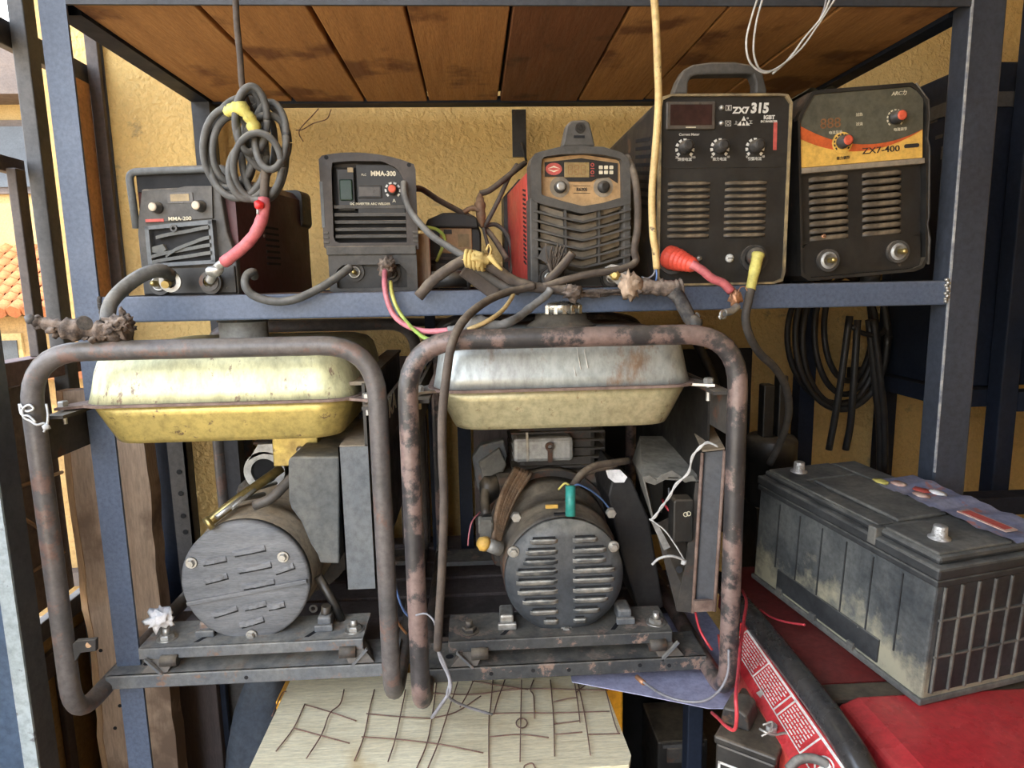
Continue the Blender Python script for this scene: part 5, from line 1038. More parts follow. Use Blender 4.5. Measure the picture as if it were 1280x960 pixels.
# lilac sheet
zl = .624
ls = obj('lilac_sheet', MB().prism([tuple(atz(715, 852, zl).xy), tuple(atz(800, 868, zl).xy), tuple(atz(885, 885, zl).xy), (.455, .935), (.455, 1.25), (.15, 1.25)], zl-.0015, zl, 'z'), 'lilac')
tag(ls, 'lilac grey sheet lying flat beneath the right generator frame', 'sheet')
# dark clutter below
dn = obj('fabric_bundle', MB().blob((0, 0, .0), .15, .25, 20, 3, (.42, .5, 1.9)), 'denim'); dn.location = (at(338, 930, 1.22).x-.055, 1.22+.06, .285); dn.rotation_euler = (0, rad(12), 0)
tag(dn, 'blue grey fabric bundle standing beside the orange machine', 'bundle')
bx = thing('metal_crate', 'dark dented metal crate in the gloom under the right generator', 'crate', (at(855, 940, 1.3).x, 1.35, 0))
p0, p1 = at(833, 952, 1.3), at(874, 925, 1.3)
part('body', MB().box((p0.x-.02, 1.30, 0), (p1.x+.02, 1.44, p1.z), bev=.004), 'machine_black', bx)
part('front_plate', MB().box((p0.x, 1.293, p0.z), (p1.x, 1.30, p1.z-.012), bev=.002), 'dark_iron', bx); part('plate_edge', MB().box((p0.x-.01, 1.292, p1.z-.010), (p1.x+.01, 1.30, p1.z-.002)), 'gate_grey', bx)

# ================================================================== red machine with the battery on it
RG = thing('red_generator', 'red generator with black tube frame and white printed warning strip, under the battery', 'generator', (.80, 1.05, 0))
part('tank', MB().prism([(.575, .50), (.578, .565), (.59, .592), (.62, .604), (1.15, .604), (1.18, .58), (1.18, .50)], .62, .985, bev=.006), 'red_gloss', RG, label='glossy red tank')
part('cross_bar', MB().box((.56, .988, .55), (1.2, 1.035, .596), bev=.006), 'machine_black', RG)
part('rear_tank', MB().hexa([(.575, 1.04, .50), (1.15, 1.04, .50), (.92, 1.50, .50), (.575, 1.50, .50), (.585, 1.04, .592), (1.15, 1.04, .592), (.92, 1.50, .60), (.585, 1.50, .60)]), 'red_dull', RG, label='dull dark red rear panel')
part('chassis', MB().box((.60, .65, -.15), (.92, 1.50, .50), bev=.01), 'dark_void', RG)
for x in (.66, .86):
    for y in (.72, 1.40): part('foot', MB().cyl((x, y, -.2294), (x, y, -.149), .03), 'rubber_black', RG)
part('frame_tube', MB().tube(smooth([(.548, 1.50, .56), (.547, 1.42, .604), (.545, 1.25, .612), (.543, 1.05, .612), (.541, .92, .608), (.541, .84, .592), (.541, .79, .555), (.541, .765, .49), (.541, .76, .40), (.541, .76, -.2294)], 6), .0225, 16), 'tube_gloss' if 'tube_gloss' in M else 'black_steel', RG)
part('frame_tube', MB().tube(smooth([(1.17, 1.26, .57), (1.17, 1.20, .604), (1.17, .9, .612), (1.17, .80, .57), (1.17, .76, .40), (1.17, .76, -.2294)], 6), .0225, 12), 'black_steel', RG)
def pan(u, v):   # u: back to front along the strip, v: 0 lower edge .. 1 upper edge
    up = Vector((.526, 1.235, .607)).lerp(Vector((.520, .755, .588)), u); lo_ = Vector((.486, 1.245, .560)).lerp(Vector((.470, .765, .540)), u); return lo_.lerp(up, v)
nrm = (pan(1, 0)-pan(0, 0)).cross(pan(0, 1)-pan(0, 0)).normalized()
if nrm.x > 0: nrm = -nrm
gr = MB().grid(lambda u, v: pan(u, v), 24, 6).grid(lambda u, v: pan(u, v)-nrm*.004, 24, 6)
pa = part('side_strip', gr, 'red_gloss', RG, label='red side strip with white warning print')
part('side_skirt', MB().hexa([pan(-.05, 0), pan(1, 0), pan(1, 0)+Vector((-.006, 0, -.07)), pan(0, 0)+Vector((-.002, 0, -.035)), *[q+Vector((.01, 0, 0)) for q in (pan(-.05, 0), pan(1, 0), pan(1, 0)+Vector((-.006, 0, -.07)), pan(0, 0)+Vector((-.002, 0, -.035)))]]), 'red_body', RG)
pr_ = MB()
def strip(b, u0, v0, u1, v1, h=.0010): b.hexa([pan(u0, v0)-nrm*.0004, pan(u1, v0)-nrm*.0004, pan(u1, v1)-nrm*.0004, pan(u0, v1)-nrm*.0004, pan(u0, v0)+nrm*h, pan(u1, v0)+nrm*h, pan(u1, v1)+nrm*h, pan(u0, v1)+nrm*h])
strip(pr_, .06, .90, .97, .965); strip(pr_, .06, .28, .97, .31)
for u in (.06, .28, .47, .50, .68, .965): strip(pr_, u, .28, u+.006, .965)
def frame(u0, v0, u1, v1, t=.02, tu=.004): strip(pr_, u0, v0, u1, v0+t); strip(pr_, u0, v1-t, u1, v1); strip(pr_, u0, v0, u0+tu, v1); strip(pr_, u1-tu, v0, u1, v1)
frame(.86, .34, .95, .84)
for k in range(8): a = k*pi/4; c = pan(.905, .59); q = c+(pan(.94, .59)-c)*cos(a)+(pan(.905, .80)-c)*sin(a); n_ = (q-c).cross(nrm).normalized()*.0006; pr_.hexa([c-n_, q-n_*2, q+n_*2, c+n_, *[z+nrm*.0010 for z in (c-n_, q-n_*2, q+n_*2, c+n_)]])
c = pan(.775, .6); ex, ey = (pan(.82, .6)-c)*.9, (pan(.775, .85)-c)*.9
for k in range(20):
    a, b = 2*pi*k/20, 2*pi*(k+1)/20; f_ = lambda t, r: c+ex*cos(t)*r+ey*sin(t)*r+nrm*.0001
    pr_.hexa([f_(a, .84), f_(a, 1), f_(b, 1), f_(b, .84), *[q+nrm*.0010 for q in (f_(a, .84), f_(a, 1), f_(b, 1), f_(b, .84))]])
strip(pr_, .755, .52, .80, .62); strip(pr_, .765, .42, .79, .74)
obj('warning_print', pr_, 'white_print', pa, world=True)
pr_ = MB()
for u0, u1 in ((.075, .27), (.295, .46), (.515, .665)):
    for r_ in range(7):
        v = .84-r_*.078; u = u0
        while u < u1-.01:
            l = rng.uniform(.008, .028); strip(pr_, u, v-.016, min(u+l, u1), v+.014, .0009); u += l+.007
        if rng.random() < .2: continue
obj('small_print', pr_, 'pink_print' if 'pink_print' in M else 'white_print', pa, world=True, kind='stuff')
# loose hoses and fittings on the lower front of the red machine
part('air_hose', MB().tube(smooth([at(985, 962, .88), at(998, 950, .88), at(1015, 948, .88), at(1032, 955, .87), at(1040, 970, .86)], 5), .007, 10), 'rubber_grey', RG)
part('engine_mass', MB().blob((.575, 1.0, .40), .085, .35, 30, 3, (.6, 1.6, 1.2), seed=9).box((.56, .85, .10), (.62, 1.2, .36), bev=.01), 'machine_black', RG)
part('tab', MB().hexa([at(945, 866, 1.06), at(952, 862, 1.06), at(966, 880, 1.05), at(960, 884, 1.05), at(945, 866, 1.065), at(952, 862, 1.065), at(966, 880, 1.055), at(960, 884, 1.055)]), 'zinc', RG)
# small black battery box with a clip
m_ = Matrix.Translation(at(925, 905, .97)+Vector((0, .03, -.15))) @ Matrix.Rotation(rad(-38), 4, 'Z')
SB = thing('small_battery', 'small black battery box with white label outline and wire clip, by the red machine', 'battery', tuple(m_.translation-Vector((0, 0, .0))))
for_ = lambda mb: (mb.b.transform(m_), mb)[1]
part('case', for_(MB().box((-.045, -.055, 0), (.05, .10, .135), bev=.004)), 'machine_black', SB)
part('lid', for_(MB().box((-.048, -.058, .135), (.053, .103, .150), bev=.004)), 'machine_black', SB)
part('cap_cover', for_(MB().prism([(-.05, .15), (.0, .15), (-.005, .178), (-.018, .184), (-.045, .180)], -.02, .035, bev=.004)), 'black_steel', SB)
t = MB()
for a, b in (((-.04, .015), (-.036, .105)), ((.036, .015), (.04, .105)), ((-.04, .101), (.04, .105)), ((-.04, .015), (.04, .019))): t.box((a[0], -.0562, a[1]), (b[0], -.0548, b[1]))
part('label_outline', for_(t), 'white_print', SB)
part('terminal', for_(MB().cyl((.03, .0, .15), (.03, .0, .165), .009, seg=12)), 'lead', SB)
part('wire_clip', MB().tube(smooth([at(924, 893, .97), at(932, 897, .96), at(944, 900, .96), at(955, 898, .96), at(958, 900, .96)], 4), .0022, 6).tube(smooth([at(928, 888, .97), at(940, 884, .97), at(936, 896, .96), at(926, 902, .96)], 4), .0018, 6), 'zinc', SB)
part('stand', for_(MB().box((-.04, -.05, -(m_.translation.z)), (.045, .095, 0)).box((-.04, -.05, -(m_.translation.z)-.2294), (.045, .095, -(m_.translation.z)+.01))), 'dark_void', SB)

# big truck battery
bt = Vector((.7045, .950, .606)); yaw = rad(12.7); tilt = rad(1.5)
BA = thing('truck_battery', 'large dusty black truck battery with two lead posts, resting on the red machine', 'battery', tuple(bt), (rad(3.2), 0, yaw))
bw, bl, bh = .235, .440, .222      # local x across, y along, corner at origin
obj('case', MB().box((0, 0, 0), (bw, bl, bh), bev=.004), 'batt_side', BA)
lid = obj('lid', MB().box((-.006, -.006, bh), (bw+.006, bl+.006, bh+.020), bev=.004).box((.004, .004, bh+.02), (bw-.004, bl-.004, bh+.034), bev=.006), 'batt_black', BA)
obj('lid_ledge', MB().box((-.004, -.004, bh-.012), (bw+.004, bl+.004, bh-.001), bev=.002), 'batt_black', BA)
zt = bh+.034
pl_ = MB().box((.05, .13, zt), (bw-.075, bl-.10, zt+.007), bev=.003); obj('lid_plate', pl_, 'batt_lid', lid)
obj('lid_plate', MB().box((bw-.066, .02, zt), (bw-.01, bl-.02, zt+.005), bev=.002), 'batt_lid', lid)
obj('lid_plate', MB().box((.010, .012, zt-.001), (bw-.072, .118, zt+.004), bev=.003), 'batt_lid', lid); obj('lid_plate', MB().box((.008, bl-.09, zt-.001), (bw-.072, bl-.012, zt+.004), bev=.003), 'batt_lid', lid)
obj('lid_rail', MB().box((.006, .128, zt), (.040, bl-.05, zt+.004), bev=.002), 'batt_lid', lid)
obj('rail_notch', MB().box((-.0075, .118, bh+.004), (.014, .136, zt+.002), bev=.002), 'batt_lid', lid)
for y in (.055, bl-.045): obj('terminal_post', MB().lathe([(.017, 0), (.017, .003), (.012, .005), (.0105, .022), (.0095, .023), (0, .023)], (.058, y, zt+.003), (0, 0, 1), 20), 'lead', lid)
st = MB().grid(lambda u, v: (bw-.085+u*.105, -.004+v*.30, zt+.0085+.002*sin(v*21+u*3)+.0015*sin(v*47)+.004*u*v*(v > .2)), 8, 30); sk = obj('sticker', st, 'sticker', BA, label='torn faded warning sticker')
obj('sticker_panel', MB().box((bw-.066, .03, zt+.0105), (bw-.040, .12, zt+.0125)), 'sticker_cream', sk); obj('sticker_print', MB().box((bw-.062, .036, zt+.0124), (bw-.044, .114, zt+.0130)), 'red_print', sk)
for x, y, m in ((bw-.075, .28, 'yellow_tape'), (bw-.05, .262, 'sticker_cream'), (bw-.02, .20, 'paper'), (bw-.04, .22, 'red_print'), (bw-.06, .20, 'sticker_cream')): obj('sticker_scrap', MB().blob((x, y, zt+.012), .012, .5, 40, 2, (1, 1.4, .25), seed=y*50), m, sk)
# ribs on the end face
for k in range(7): obj('end_rib', MB().box((.014+k*.0345, -.0045, .020), (.0185+k*.0345, .001, bh-.014), bev=.0008), 'batt_lid', BA)
for z in (.085, .150): obj('end_rib', MB().box((.012, -.004, z-.002), (bw-.004, .001, z+.002), bev=.0008), 'batt_lid', BA)
obj('end_panel', MB().box((.012, -.001, .02), (bw-.004, .0005, bh-.014)), 'batt_black', BA)
obj('base_flange', MB().box((-.005, -.003, 0), (bw+.005, bl+.003, .012), bev=.003), 'batt_lid', BA)
sw_ = MB().box((-.0035, .09, .018), (.001, .36, .062), bev=.001); obj('side_recess', sw_, 'batt_black', BA)
for k in range(6): obj('side_rib', MB().box((-.002, .06+k*.062, .06), (.001, .0625+k*.062, bh-.02)), 'batt_black', BA)
for k in range(3): obj('base_tab', MB().box((-.008, .14+k*.10, .010), (.001, .155+k*.10, .024), bev=.001), 'batt_lid', BA)

RG.location = (.680, .8925, .195); RG.scale = (.85, .85, .85)
BA.location = (.5988, .8075, .7101); BA.scale = (.85, .85, .85)
SB.location = (m_.translation.x*.85+.030, m_.translation.y*.85, 1.3+(m_.translation.z-1.3)*.85-.024); SB.scale = (.85, .85, .85)
# ================================================================== cables, wires and scraps
GC = 'loose welding cables on the middle shelf'
cable('welding_cable', 'thick grey cable from the maroon welder down to the charred electrode holder', 'cable', [(214, 345, 1.10), (200, 338, 1.07), (178, 344, 1.05), (155, 360, 1.03), (138, 380, 1.0), (134, 402, .985)], .0105, 'rubber_grey')
hd = thing('electrode_holder', 'charred electrode holder lying on the top tube of the left generator', 'electrode holder', tuple(at(100, 412, .985)))
t = MB(); P0 = smooth([at(34, 398, .96), at(52, 403, .965), at(80, 410, .97), at(108, 414, .98), at(135, 414, .985), at(160, 412, .985)], 6)
t.tube(P0, lambda q: .005+.009*min(1, q*2.2), 10, jit=.6)
for k in range(60): q = P0[rng.randrange(6, len(P0))]; t.blob(q+Vector((rng.uniform(-.010, .010), rng.uniform(-.011, .004), rng.uniform(-.012, .011))), rng.uniform(.002, .0055), .9, 80, 2, (rng.uniform(.8, 2), 1, rng.uniform(.6, 1.2)), seed=k)
part('grip', t, 'burnt', hd); part('jaw', MB().blob(at(150, 405, .975), .012, .9, 90, 3, (1.3, 1, 1), seed=3).blob(at(158, 402, .975), .009, .9, 80, 3, seed=8).blob(at(140, 410, .972), .010, .9, 80, 3, seed=12).blob(at(153, 394, .975), .006, .9, 80, 2, (.7, 1, 1.8), seed=13), 'burnt', hd); part('lever', MB().cyl(at(106, 404, .968), at(104, 403, .985), .010, seg=14), 'char', hd); part('tip', MB().blob(at(38, 399, .958), .007, .4, 40, 2), 'gate_grey', hd)
# coil hanging from the upper shelf
co = thing('cable_coil', 'grey welding cable coil tied with yellow tape, hanging from the upper shelf', 'cable', tuple(at(305, 180, 1.06)))
part('riser', MB().tube(smooth([at(294, -12, 1.06), at(296, 30, 1.06), at(300, 70, 1.06), at(303, 108, 1.06), at(312, 135, 1.065), at(320, 150, 1.07)], 5), .0046, 10), 'cable_brown', co)
def loop(cx, cy, rx, ry, y0, ph=0, dy=.012, a0=0, a1=2*pi, m='rubber_grey', r=.0052): 
    n = 16; part('loop', MB().tube(smooth([at(cx+rx*cos(a0+(a1-a0)*k/n)*1.0, cy+ry*sin(a0+(a1-a0)*k/n), y0+dy*sin(a0+(a1-a0)*k/n+ph)) for k in range(n+1)], 4), r, 10), m, co)
loop(286, 185, 32, 50, 1.055, 0); loop(291, 187, 25, 42, 1.065, 1); loop(288, 190, 30, 52, 1.075, 2); loop(297, 195, 36, 53, 1.07, 3); loop(304, 180, 40, 58, 1.085, 1)
loop(314, 150, 20, 42, 1.04, .5); loop(312, 152, 16, 38, 1.05, 2); loop(334, 178, 27, 34, 1.06, 1); loop(330, 190, 28, 60, 1.075, 2); loop(322, 208, 30, 42, 1.045, 0); loop(338, 170, 20, 42, 1.05, 3); loop(310, 215, 24, 34, 1.06, 2)
part('yellow_tape', MB().tube(smooth([at(283, 140, 1.045), at(292, 137, 1.035), at(300, 134, 1.03), at(308, 142, 1.03), at(315, 152, 1.035), at(320, 168, 1.04)], 4), lambda q: .0095-.003*abs(q-.5), 8, jit=.5), 'yellow_tape', co, label='yellow tape')
part('lead', MB().tube(smooth([at(332, 208, 1.06), at(331, 228, 1.05), at(330, 250, 1.045)], 4), .0065, 10), 'cable_brown', co)
part('red_sleeve', MB().tube(smooth([at(330, 248, 1.045), at(329, 268, 1.04), at(320, 290, 1.04), at(305, 308, 1.045), at(280, 328, 1.06)], 5), .0088, 10, jit=.12), 'red_tape', co, label='red taped end sleeve')
part('red_cap', MB().blob(at(324, 256, 1.03), .007, .4, 40, 2), 'red_bright', co); part('red_cap_tail', MB().tube([at(322, 260, 1.03), at(322, 268, 1.03)], .0018, 5), 'white_wire', co)
part('lug', MB().tube(smooth([at(281, 327, 1.06), at(272, 334, 1.07), at(266, 345, 1.08), at(262, 352, 1.085)], 4), .007, 8).blob(at(268, 340, 1.07), .010, .6, 60, 2, (1.4, 1, .8)), 'zinc', co)
p = at(262, 352, 1.09); part('lug_ring', MB().ring(p, (0, -1, 0), .009, .015, .004, 20), 'dark_iron', co)
lg = thing('cable_lug', 'metal cable lug bolted on the street-side socket of the maroon welder', 'cable lug', tuple(at(215, 352, 1.09)))
part('ring', MB().ring(at(214, 352, 1.10), (0, -1, 0), .010, .017, .005, 20), 'zinc', lg); part('bolt', MB().cyl(at(214, 352, 1.11), at(206, 356, 1.08), .006, seg=12), 'brass', lg); part('barrel', MB().blob(at(200, 339, 1.085), .012, .5, 50, 2, (1.6, 1, .8)), 'cable_brown', lg)
# cable from the maroon side to the tall black welder
cable('welding_cable', 'dirty grey cable drooping over the beam into the tall black welder', 'cable', [(318, 346, 1.10), (316, 340, 1.085), (308, 345, 1.075), (307, 358, 1.07), (318, 370, 1.072), (345, 377, 1.074), (372, 373, 1.075), (400, 360, 1.085), (422, 346, 1.10), (438, 334, 1.12)], .0066, 'rubber_grey')
pk = thing('wire_pair', 'pink and lime green wires from the tall black welder to a grey taped joint', 'wire', tuple(at(483, 340, 1.12)))
part('clamp_lump', MB().blob(at(484, 333, 1.125), .014, .7, 50, 3, seed=4).blob(at(480, 340, 1.12), .010, .6, 50, 2, seed=6), 'burnt', pk)
part('pink_wire', MB().tube(smooth([at(481, 338, 1.115), at(481, 358, 1.085), at(485, 378, 1.075), at(494, 396, 1.07), (at(510, 408, 1.05)), at(532, 414, 1.0), at(562, 413, .97)], 6), .0044, 8), 'pink_wire', pk, label='pink wire')
part('green_wire', MB().tube(smooth([at(488, 352, 1.10), at(490, 366, 1.08), at(496, 384, 1.07), at(508, 402, 1.06), at(522, 416, 1.0), at(535, 424, .97), at(552, 422, .95)], 6), .0032, 8), 'lime_wire', pk, label='lime green wire')
jt = thing('taped_joint', 'grey taped cable joint with a yellow wire, lying on the right generator tube', 'cable joint', tuple(at(600, 408, .97)))
part('taped_part', MB().tube(smooth([at(560, 414, .965), at(575, 411, .965), at(592, 405, .965), at(606, 406, .965), at(620, 407, .965), at(636, 403, .97), at(650, 395, 1.0), at(665, 383, 1.03), at(682, 370, 1.05), at(688, 362, 1.055)], 5), lambda q: .0065+.007*max(0, 1-abs(q-.28)*5), 10, jit=.18), 'grey_tape', jt)
part('yellow_wire', MB().tube(smooth([at(585, 412, .955), at(600, 406, .95), at(615, 398, .96), at(628, 388, .99), at(638, 375, 1.03), at(642, 367, 1.05)], 5), .0034, 8), 'cable_cream', jt, label='yellow wire')
cable('welding_cable', 'grey cable slanting from the tall black welder to the yellow cloth knot', 'cable', [(505, 228, 1.145), (506, 245, 1.13), (516, 268, 1.11), (538, 293, 1.09), (560, 308, 1.08), (582, 321, 1.07), (600, 328, 1.07)], .0058, 'rubber_grey')
kn = thing('knotted_cable', 'thick dusty cable bound with a yellow cloth knot over the beam', 'cable', tuple(at(600, 325, 1.06)))
part('stub', MB().tube(smooth([at(523, 371, 1.07), at(540, 352, 1.068), at(558, 338, 1.066), at(578, 326, 1.066), at(590, 322, 1.066)], 5), .0085, 10, jit=.1), 'cable_brown', kn)
kb = MB()
for k in range(5): kb.tube([at(584+k*5+2.4*cos(a), 323+k*1.2+10*sin(a), 1.063+.012*cos(a)) for a in [2*pi*j/10 for j in range(11)]], .0036, 6, jit=.4)
kb.blob(at(598, 324, 1.06), .016, .6, 50, 3, (1.3, .9, .8), seed=2); kb.tube(smooth([at(612, 320, 1.05), at(620, 330, 1.045), at(628, 338, 1.045)], 3), lambda q: .006*(1-q*.7), 6).tube(smooth([at(611, 322, 1.05), at(614, 312, 1.045), at(611, 306, 1.045), at(608, 313, 1.045)], 4), .002, 5)
part('cloth_knot', kb, 'yellow_cloth', kn, label='yellow cloth knot')
part('run', MB().tube(smooth([at(606, 330, 1.066), at(622, 338, 1.066), at(640, 350, 1.068), at(662, 358, 1.068), at(690, 361, 1.068), at(716, 364, 1.066)], 5), .0088, 10, jit=.18), 'cable_brown', kn)
part('frayed_end', strands(MB().blob(at(716, 366, 1.06), .013, .8, 60, 3, (1.2, 1, .9), seed=12), at(714, 364, 1.06), (.4, -.4, 0), 12, .012), 'burnt', kn, label='charred frayed end')
cable('welding_cable', 'second dusty cable running under the yellow knot toward the red welder', 'cable', [(596, 334, 1.075), (612, 346, 1.08), (630, 358, 1.08), (650, 364, 1.078)], .0075, 'rubber_dark')
bs = obj('steel_offcut', MB().box((-.034, -.012, -.012), (.034, .012, .012), bev=.003), 'cable_brown'); bs.location = at(600, 352, 1.10); bs.rotation_euler = (0, rad(38), 0); tag(bs, 'rough grey offcut lying under the yellow cloth knot', 'offcut')
sp_ = obj('black_spool', MB().cyl((-.03, 0, 0), (.03, 0, 0), .014, seg=20).cyl((.03, 0, 0), (.036, 0, 0), .018, seg=20), 'machine_black'); sp_.location = at(562, 354, 1.16); tag(sp_, 'small black spool lying on the shelf before the small black unit', 'spool'); sp_.location.z = ZS+.018
# thin dark cables behind
cable('power_cord', 'dark cord sagging from the tall black welder to the brown joint', 'cord', [(517, 236, 1.25), (528, 237, 1.30), (548, 250, 1.33), (572, 263, 1.35), (592, 274, 1.36), (606, 285, 1.36), (620, 302, 1.34), (634, 325, 1.30)], .0058, 'cable_brown')
bj = thing('brown_taped_joint', 'brown plastic taped joint tying two dark cords near the red welder', 'cable joint', tuple(at(600, 265, 1.35)))
part('tape', MB().tube(smooth([at(600, 241, 1.36), at(600, 255, 1.35), at(601, 268, 1.345), at(603, 284, 1.34)], 4), lambda q: .003+.008*sin(pi*q), 8, jit=.4).tube(smooth([at(580, 265, 1.35), at(590, 260, 1.345), at(600, 264, 1.34)], 4), .005, 6, jit=.4), 'winding', bj)
cable('power_cord', 'dark cord rising from the brown joint behind the red welder', 'cord', [(600, 242, 1.36), (612, 238, 1.36), (628, 226, 1.37), (645, 212, 1.40), (656, 204, 1.44)], .0058, 'cable_brown')
cable('power_cord', 'thin black cord beside the rising one, left of the red welder', 'cord', [(646, 206, 1.42), (636, 222, 1.39), (624, 248, 1.36), (614, 268, 1.35), (605, 284, 1.345)], .0045, 'rubber_dark')
cable('power_cord', 'black cord arching down behind the small black unit', 'cord', [(604, 283, 1.35), (620, 281, 1.36), (634, 294, 1.36), (640, 318, 1.36), (638, 345, 1.34)], .0045, 'rubber_dark')
cable('power_cord', 'black cord dropping straight behind the yellow knot', 'cord', [(604, 284, 1.345), (608, 300, 1.34), (612, 316, 1.32), (613, 335, 1.28)], .0035, 'rubber_dark')
cable('yellow_green_wire', 'short yellow and green wire poking out beside the small black unit', 'wire', [(520, 286, 1.21), (534, 284, 1.21), (548, 288, 1.22), (556, 298, 1.23), (552, 312, 1.24), (546, 326, 1.26)], .0032, 'lime_wire')
# long cable dropping in front of the right generator
lc = thing('extension_cable', 'long dirty grey cable dropping in front of the black louvered generator', 'cable', tuple(at(552, 600, .895)))
part('sheath', MB().tube(smooth([at(668, 357, 1.062), at(650, 362, 1.055), at(632, 366, 1.04), at(606, 378, 1.0), at(580, 400, .93), at(565, 430, .90), at(558, 470, .897), at(553, 520, .895), at(553, 570, .893), at(555, 620, .893), at(554, 672, .893), at(552, 720, .893), at(549, 770, .893), at(547, 812, .893)], 6), .0062, 10, jit=.06), 'cable_brown', lc)
part('core', MB().tube(smooth([at(547, 810, .893), at(552, 826, .893), at(561, 845, .893), at(563, 862, .895), at(552, 880, .91), at(540, 897, .93)], 5), .0028, 6), 'grey_wire', lc); part('core', MB().tube(smooth([at(547, 810, .893), at(556, 830, .893), at(562, 852, .893), at(560, 870, .90), at(580, 882, .93), at(615, 893, .95)], 5), .0022, 6), 'grey_wire', lc)
part('stray_wire', MB().tube(smooth([at(520, 769, .905), at(532, 767, .90), at(541, 774, .895), at(545, 784, .893)], 4), .0016, 5), 'grey_wire', lc)
# around the red welder
cable('power_cord', 'dirty grey cord hanging between the red welder and the big black welder', 'cord', [(784, 196, 1.14), (793, 220, 1.10), (797, 250, 1.085), (797, 285, 1.08), (793, 312, 1.08), (795, 326, 1.08), (784, 334, 1.075), (762, 339, 1.07), (735, 343, 1.068), (706, 350, 1.066), (680, 358, 1.066)], .0062, 'cable_brown')
cl_ = thing('frayed_cable_clamp', 'frayed brown copper bundle and cut cable end at the red welder socket', 'cable clamp', tuple(at(692, 335, 1.07)))
part('frayed_bundle', strands(MB().blob(at(694, 330, 1.078), .010, .8, 60, 2, (1, .8, 1.6), seed=21), at(692, 338, 1.075), (.25, -.1, 1.0), 40, .026, .0012, .30), 'cable_brown', cl_)
part('cut_cable', MB().tube(smooth([at(683, 352, 1.072), at(696, 340, 1.064), at(708, 326, 1.058), at(716, 316, 1.054)], 4), .0068, 10), 'cable_brown', cl_)
part('plate', MB().prism([X(672, 322, 1.09), X(680, 308, 1.09), X(691, 308, 1.09), X(696, 320, 1.09), X(690, 334, 1.09)], 1.086, 1.09), 'machine_grey', cl_)
bl_ = thing('burnt_electrode_holder', 'burnt cable lug and broken electrode holder hanging over the beam by the red welder', 'electrode holder', tuple(at(800, 360, 1.06)))
part('lug_plate', MB().prism([X(757, 345, 1.075), X(756, 334, 1.075), X(764, 330, 1.075), X(776, 332, 1.075), X(786, 340, 1.075), X(797, 352, 1.075), X(790, 364, 1.075), X(772, 356, 1.075)], 1.072, 1.078, bev=.001), 'zinc', bl_); part('lug_nut', MB().hexnut(at(768, 344, 1.072), (0, -1, 0), .009, .006).cyl(at(768, 344, 1.068), at(768, 344, 1.060), .0045, seg=10), 'brass', bl_)
t = MB().tube(smooth([at(782, 357, 1.068), at(800, 357, 1.062), at(822, 360, 1.058), at(842, 360, 1.056), at(852, 358, 1.056)], 5), .0125, 10, jit=.3)
for k in range(14): t.blob(at(rng.uniform(782, 852), rng.uniform(352, 368), 1.055), rng.uniform(.005, .009), .6, 60, 1, seed=k+40)
part('burnt_grip', t, 'burnt', bl_)
part('lug_wrap', MB().blob(at(788, 358, 1.058), .017, .8, 60, 3, (.9, .8, 1.2), seed=15), 'slab_wood', bl_)
part('arm', MB().tube([at(846, 366, 1.05), at(854, 382, 1.035), at(862, 398, 1.02), at(867, 404, 1.015)], .0105, 8, jit=.15).blob(at(845, 370, 1.05), .012, .6, 50, 2, seed=17), 'char', bl_)
part('arm_tip', MB().blob(at(868, 404, 1.012), .011, .5, 50, 2, seed=19).tube(smooth([at(872, 402, 1.01), at(874, 395, 1.008), at(870, 391, 1.008)], 3), .0022, 5), 'machine_grey', bl_)
lw_ = [(770, 368), (740, 368), (720, 371)]
sc = obj('soot_crumbs', strands(MB().blob(at(745, 366, 1.085), .012, .8, 60, 3, (4.5, .8, .45), seed=31), at(750, 366, 1.08), (0, -.4, -.2), 8, .01), 'burnt'); tag(sc, 'charred scraps along the shelf edge below the red welder', 'scraps'); sc['kind'] = 'stuff'
# cream cable
cc_ = thing('cream_cable', 'cream coloured cable hanging in front of the large black welder', 'cable', tuple(at(820, 200, 1.06)))
part('sheath', MB().tube(smooth([at(817, -12, 1.05), at(820, 30, 1.05), at(822, 80, 1.05), at(823, 130, 1.052), at(819, 190, 1.055), at(815, 240, 1.058), at(816, 290, 1.062), at(819, 312, 1.066), at(821, 336, 1.068)], 6), .0057, 10), 'cable_cream', cc_)
part('core', MB().tube(smooth([at(820, 334, 1.068), at(821, 343, 1.068), at(820, 352, 1.07)], 3), .0016, 5), 'blue_wire', cc_); part('core', MB().tube(smooth([at(819, 334, 1.07), at(817, 343, 1.07), at(809, 348, 1.07), at(802, 346, 1.075)], 3), .0016, 5), 'grey_wire', cc_)
# red plug and cable, yellow plug and cable
rp = thing('welding_plug', 'red rubber plug with red cable and frayed copper lug on the large black welder', 'plug', tuple(at(840, 322, 1.08)))
a, b = at(836, 321, 1.098), at(868, 332, 1.05)
part('boot', MB().lathe([(.019, 0), (.0195, .008), (.018, .016), (.0185, .020), (.0165, .024), (.017, .028), (.0150, .032), (.0155, .036), (.0135, .040), (.014, .044), (.012, .048), (.0125, .052), (.0085, .060)], a, b-a, 24, False), 'red_rubber', rp)
part('cable', MB().tube(smooth([at(864, 330, 1.045), at(878, 338, 1.04), at(890, 348, 1.037), at(904, 354, 1.037), at(914, 364, 1.037)], 5), .0070, 10), 'red_tape', rp, label='red cable')
part('copper_fray', strands(MB().blob(at(919, 372, 1.035), .010, .7, 60, 3, (.8, .8, 1.3), seed=23), at(916, 366, 1.035), (.2, -.1, -1), 26, .014, .001, .35), 'copper', rp, label='frayed copper end')
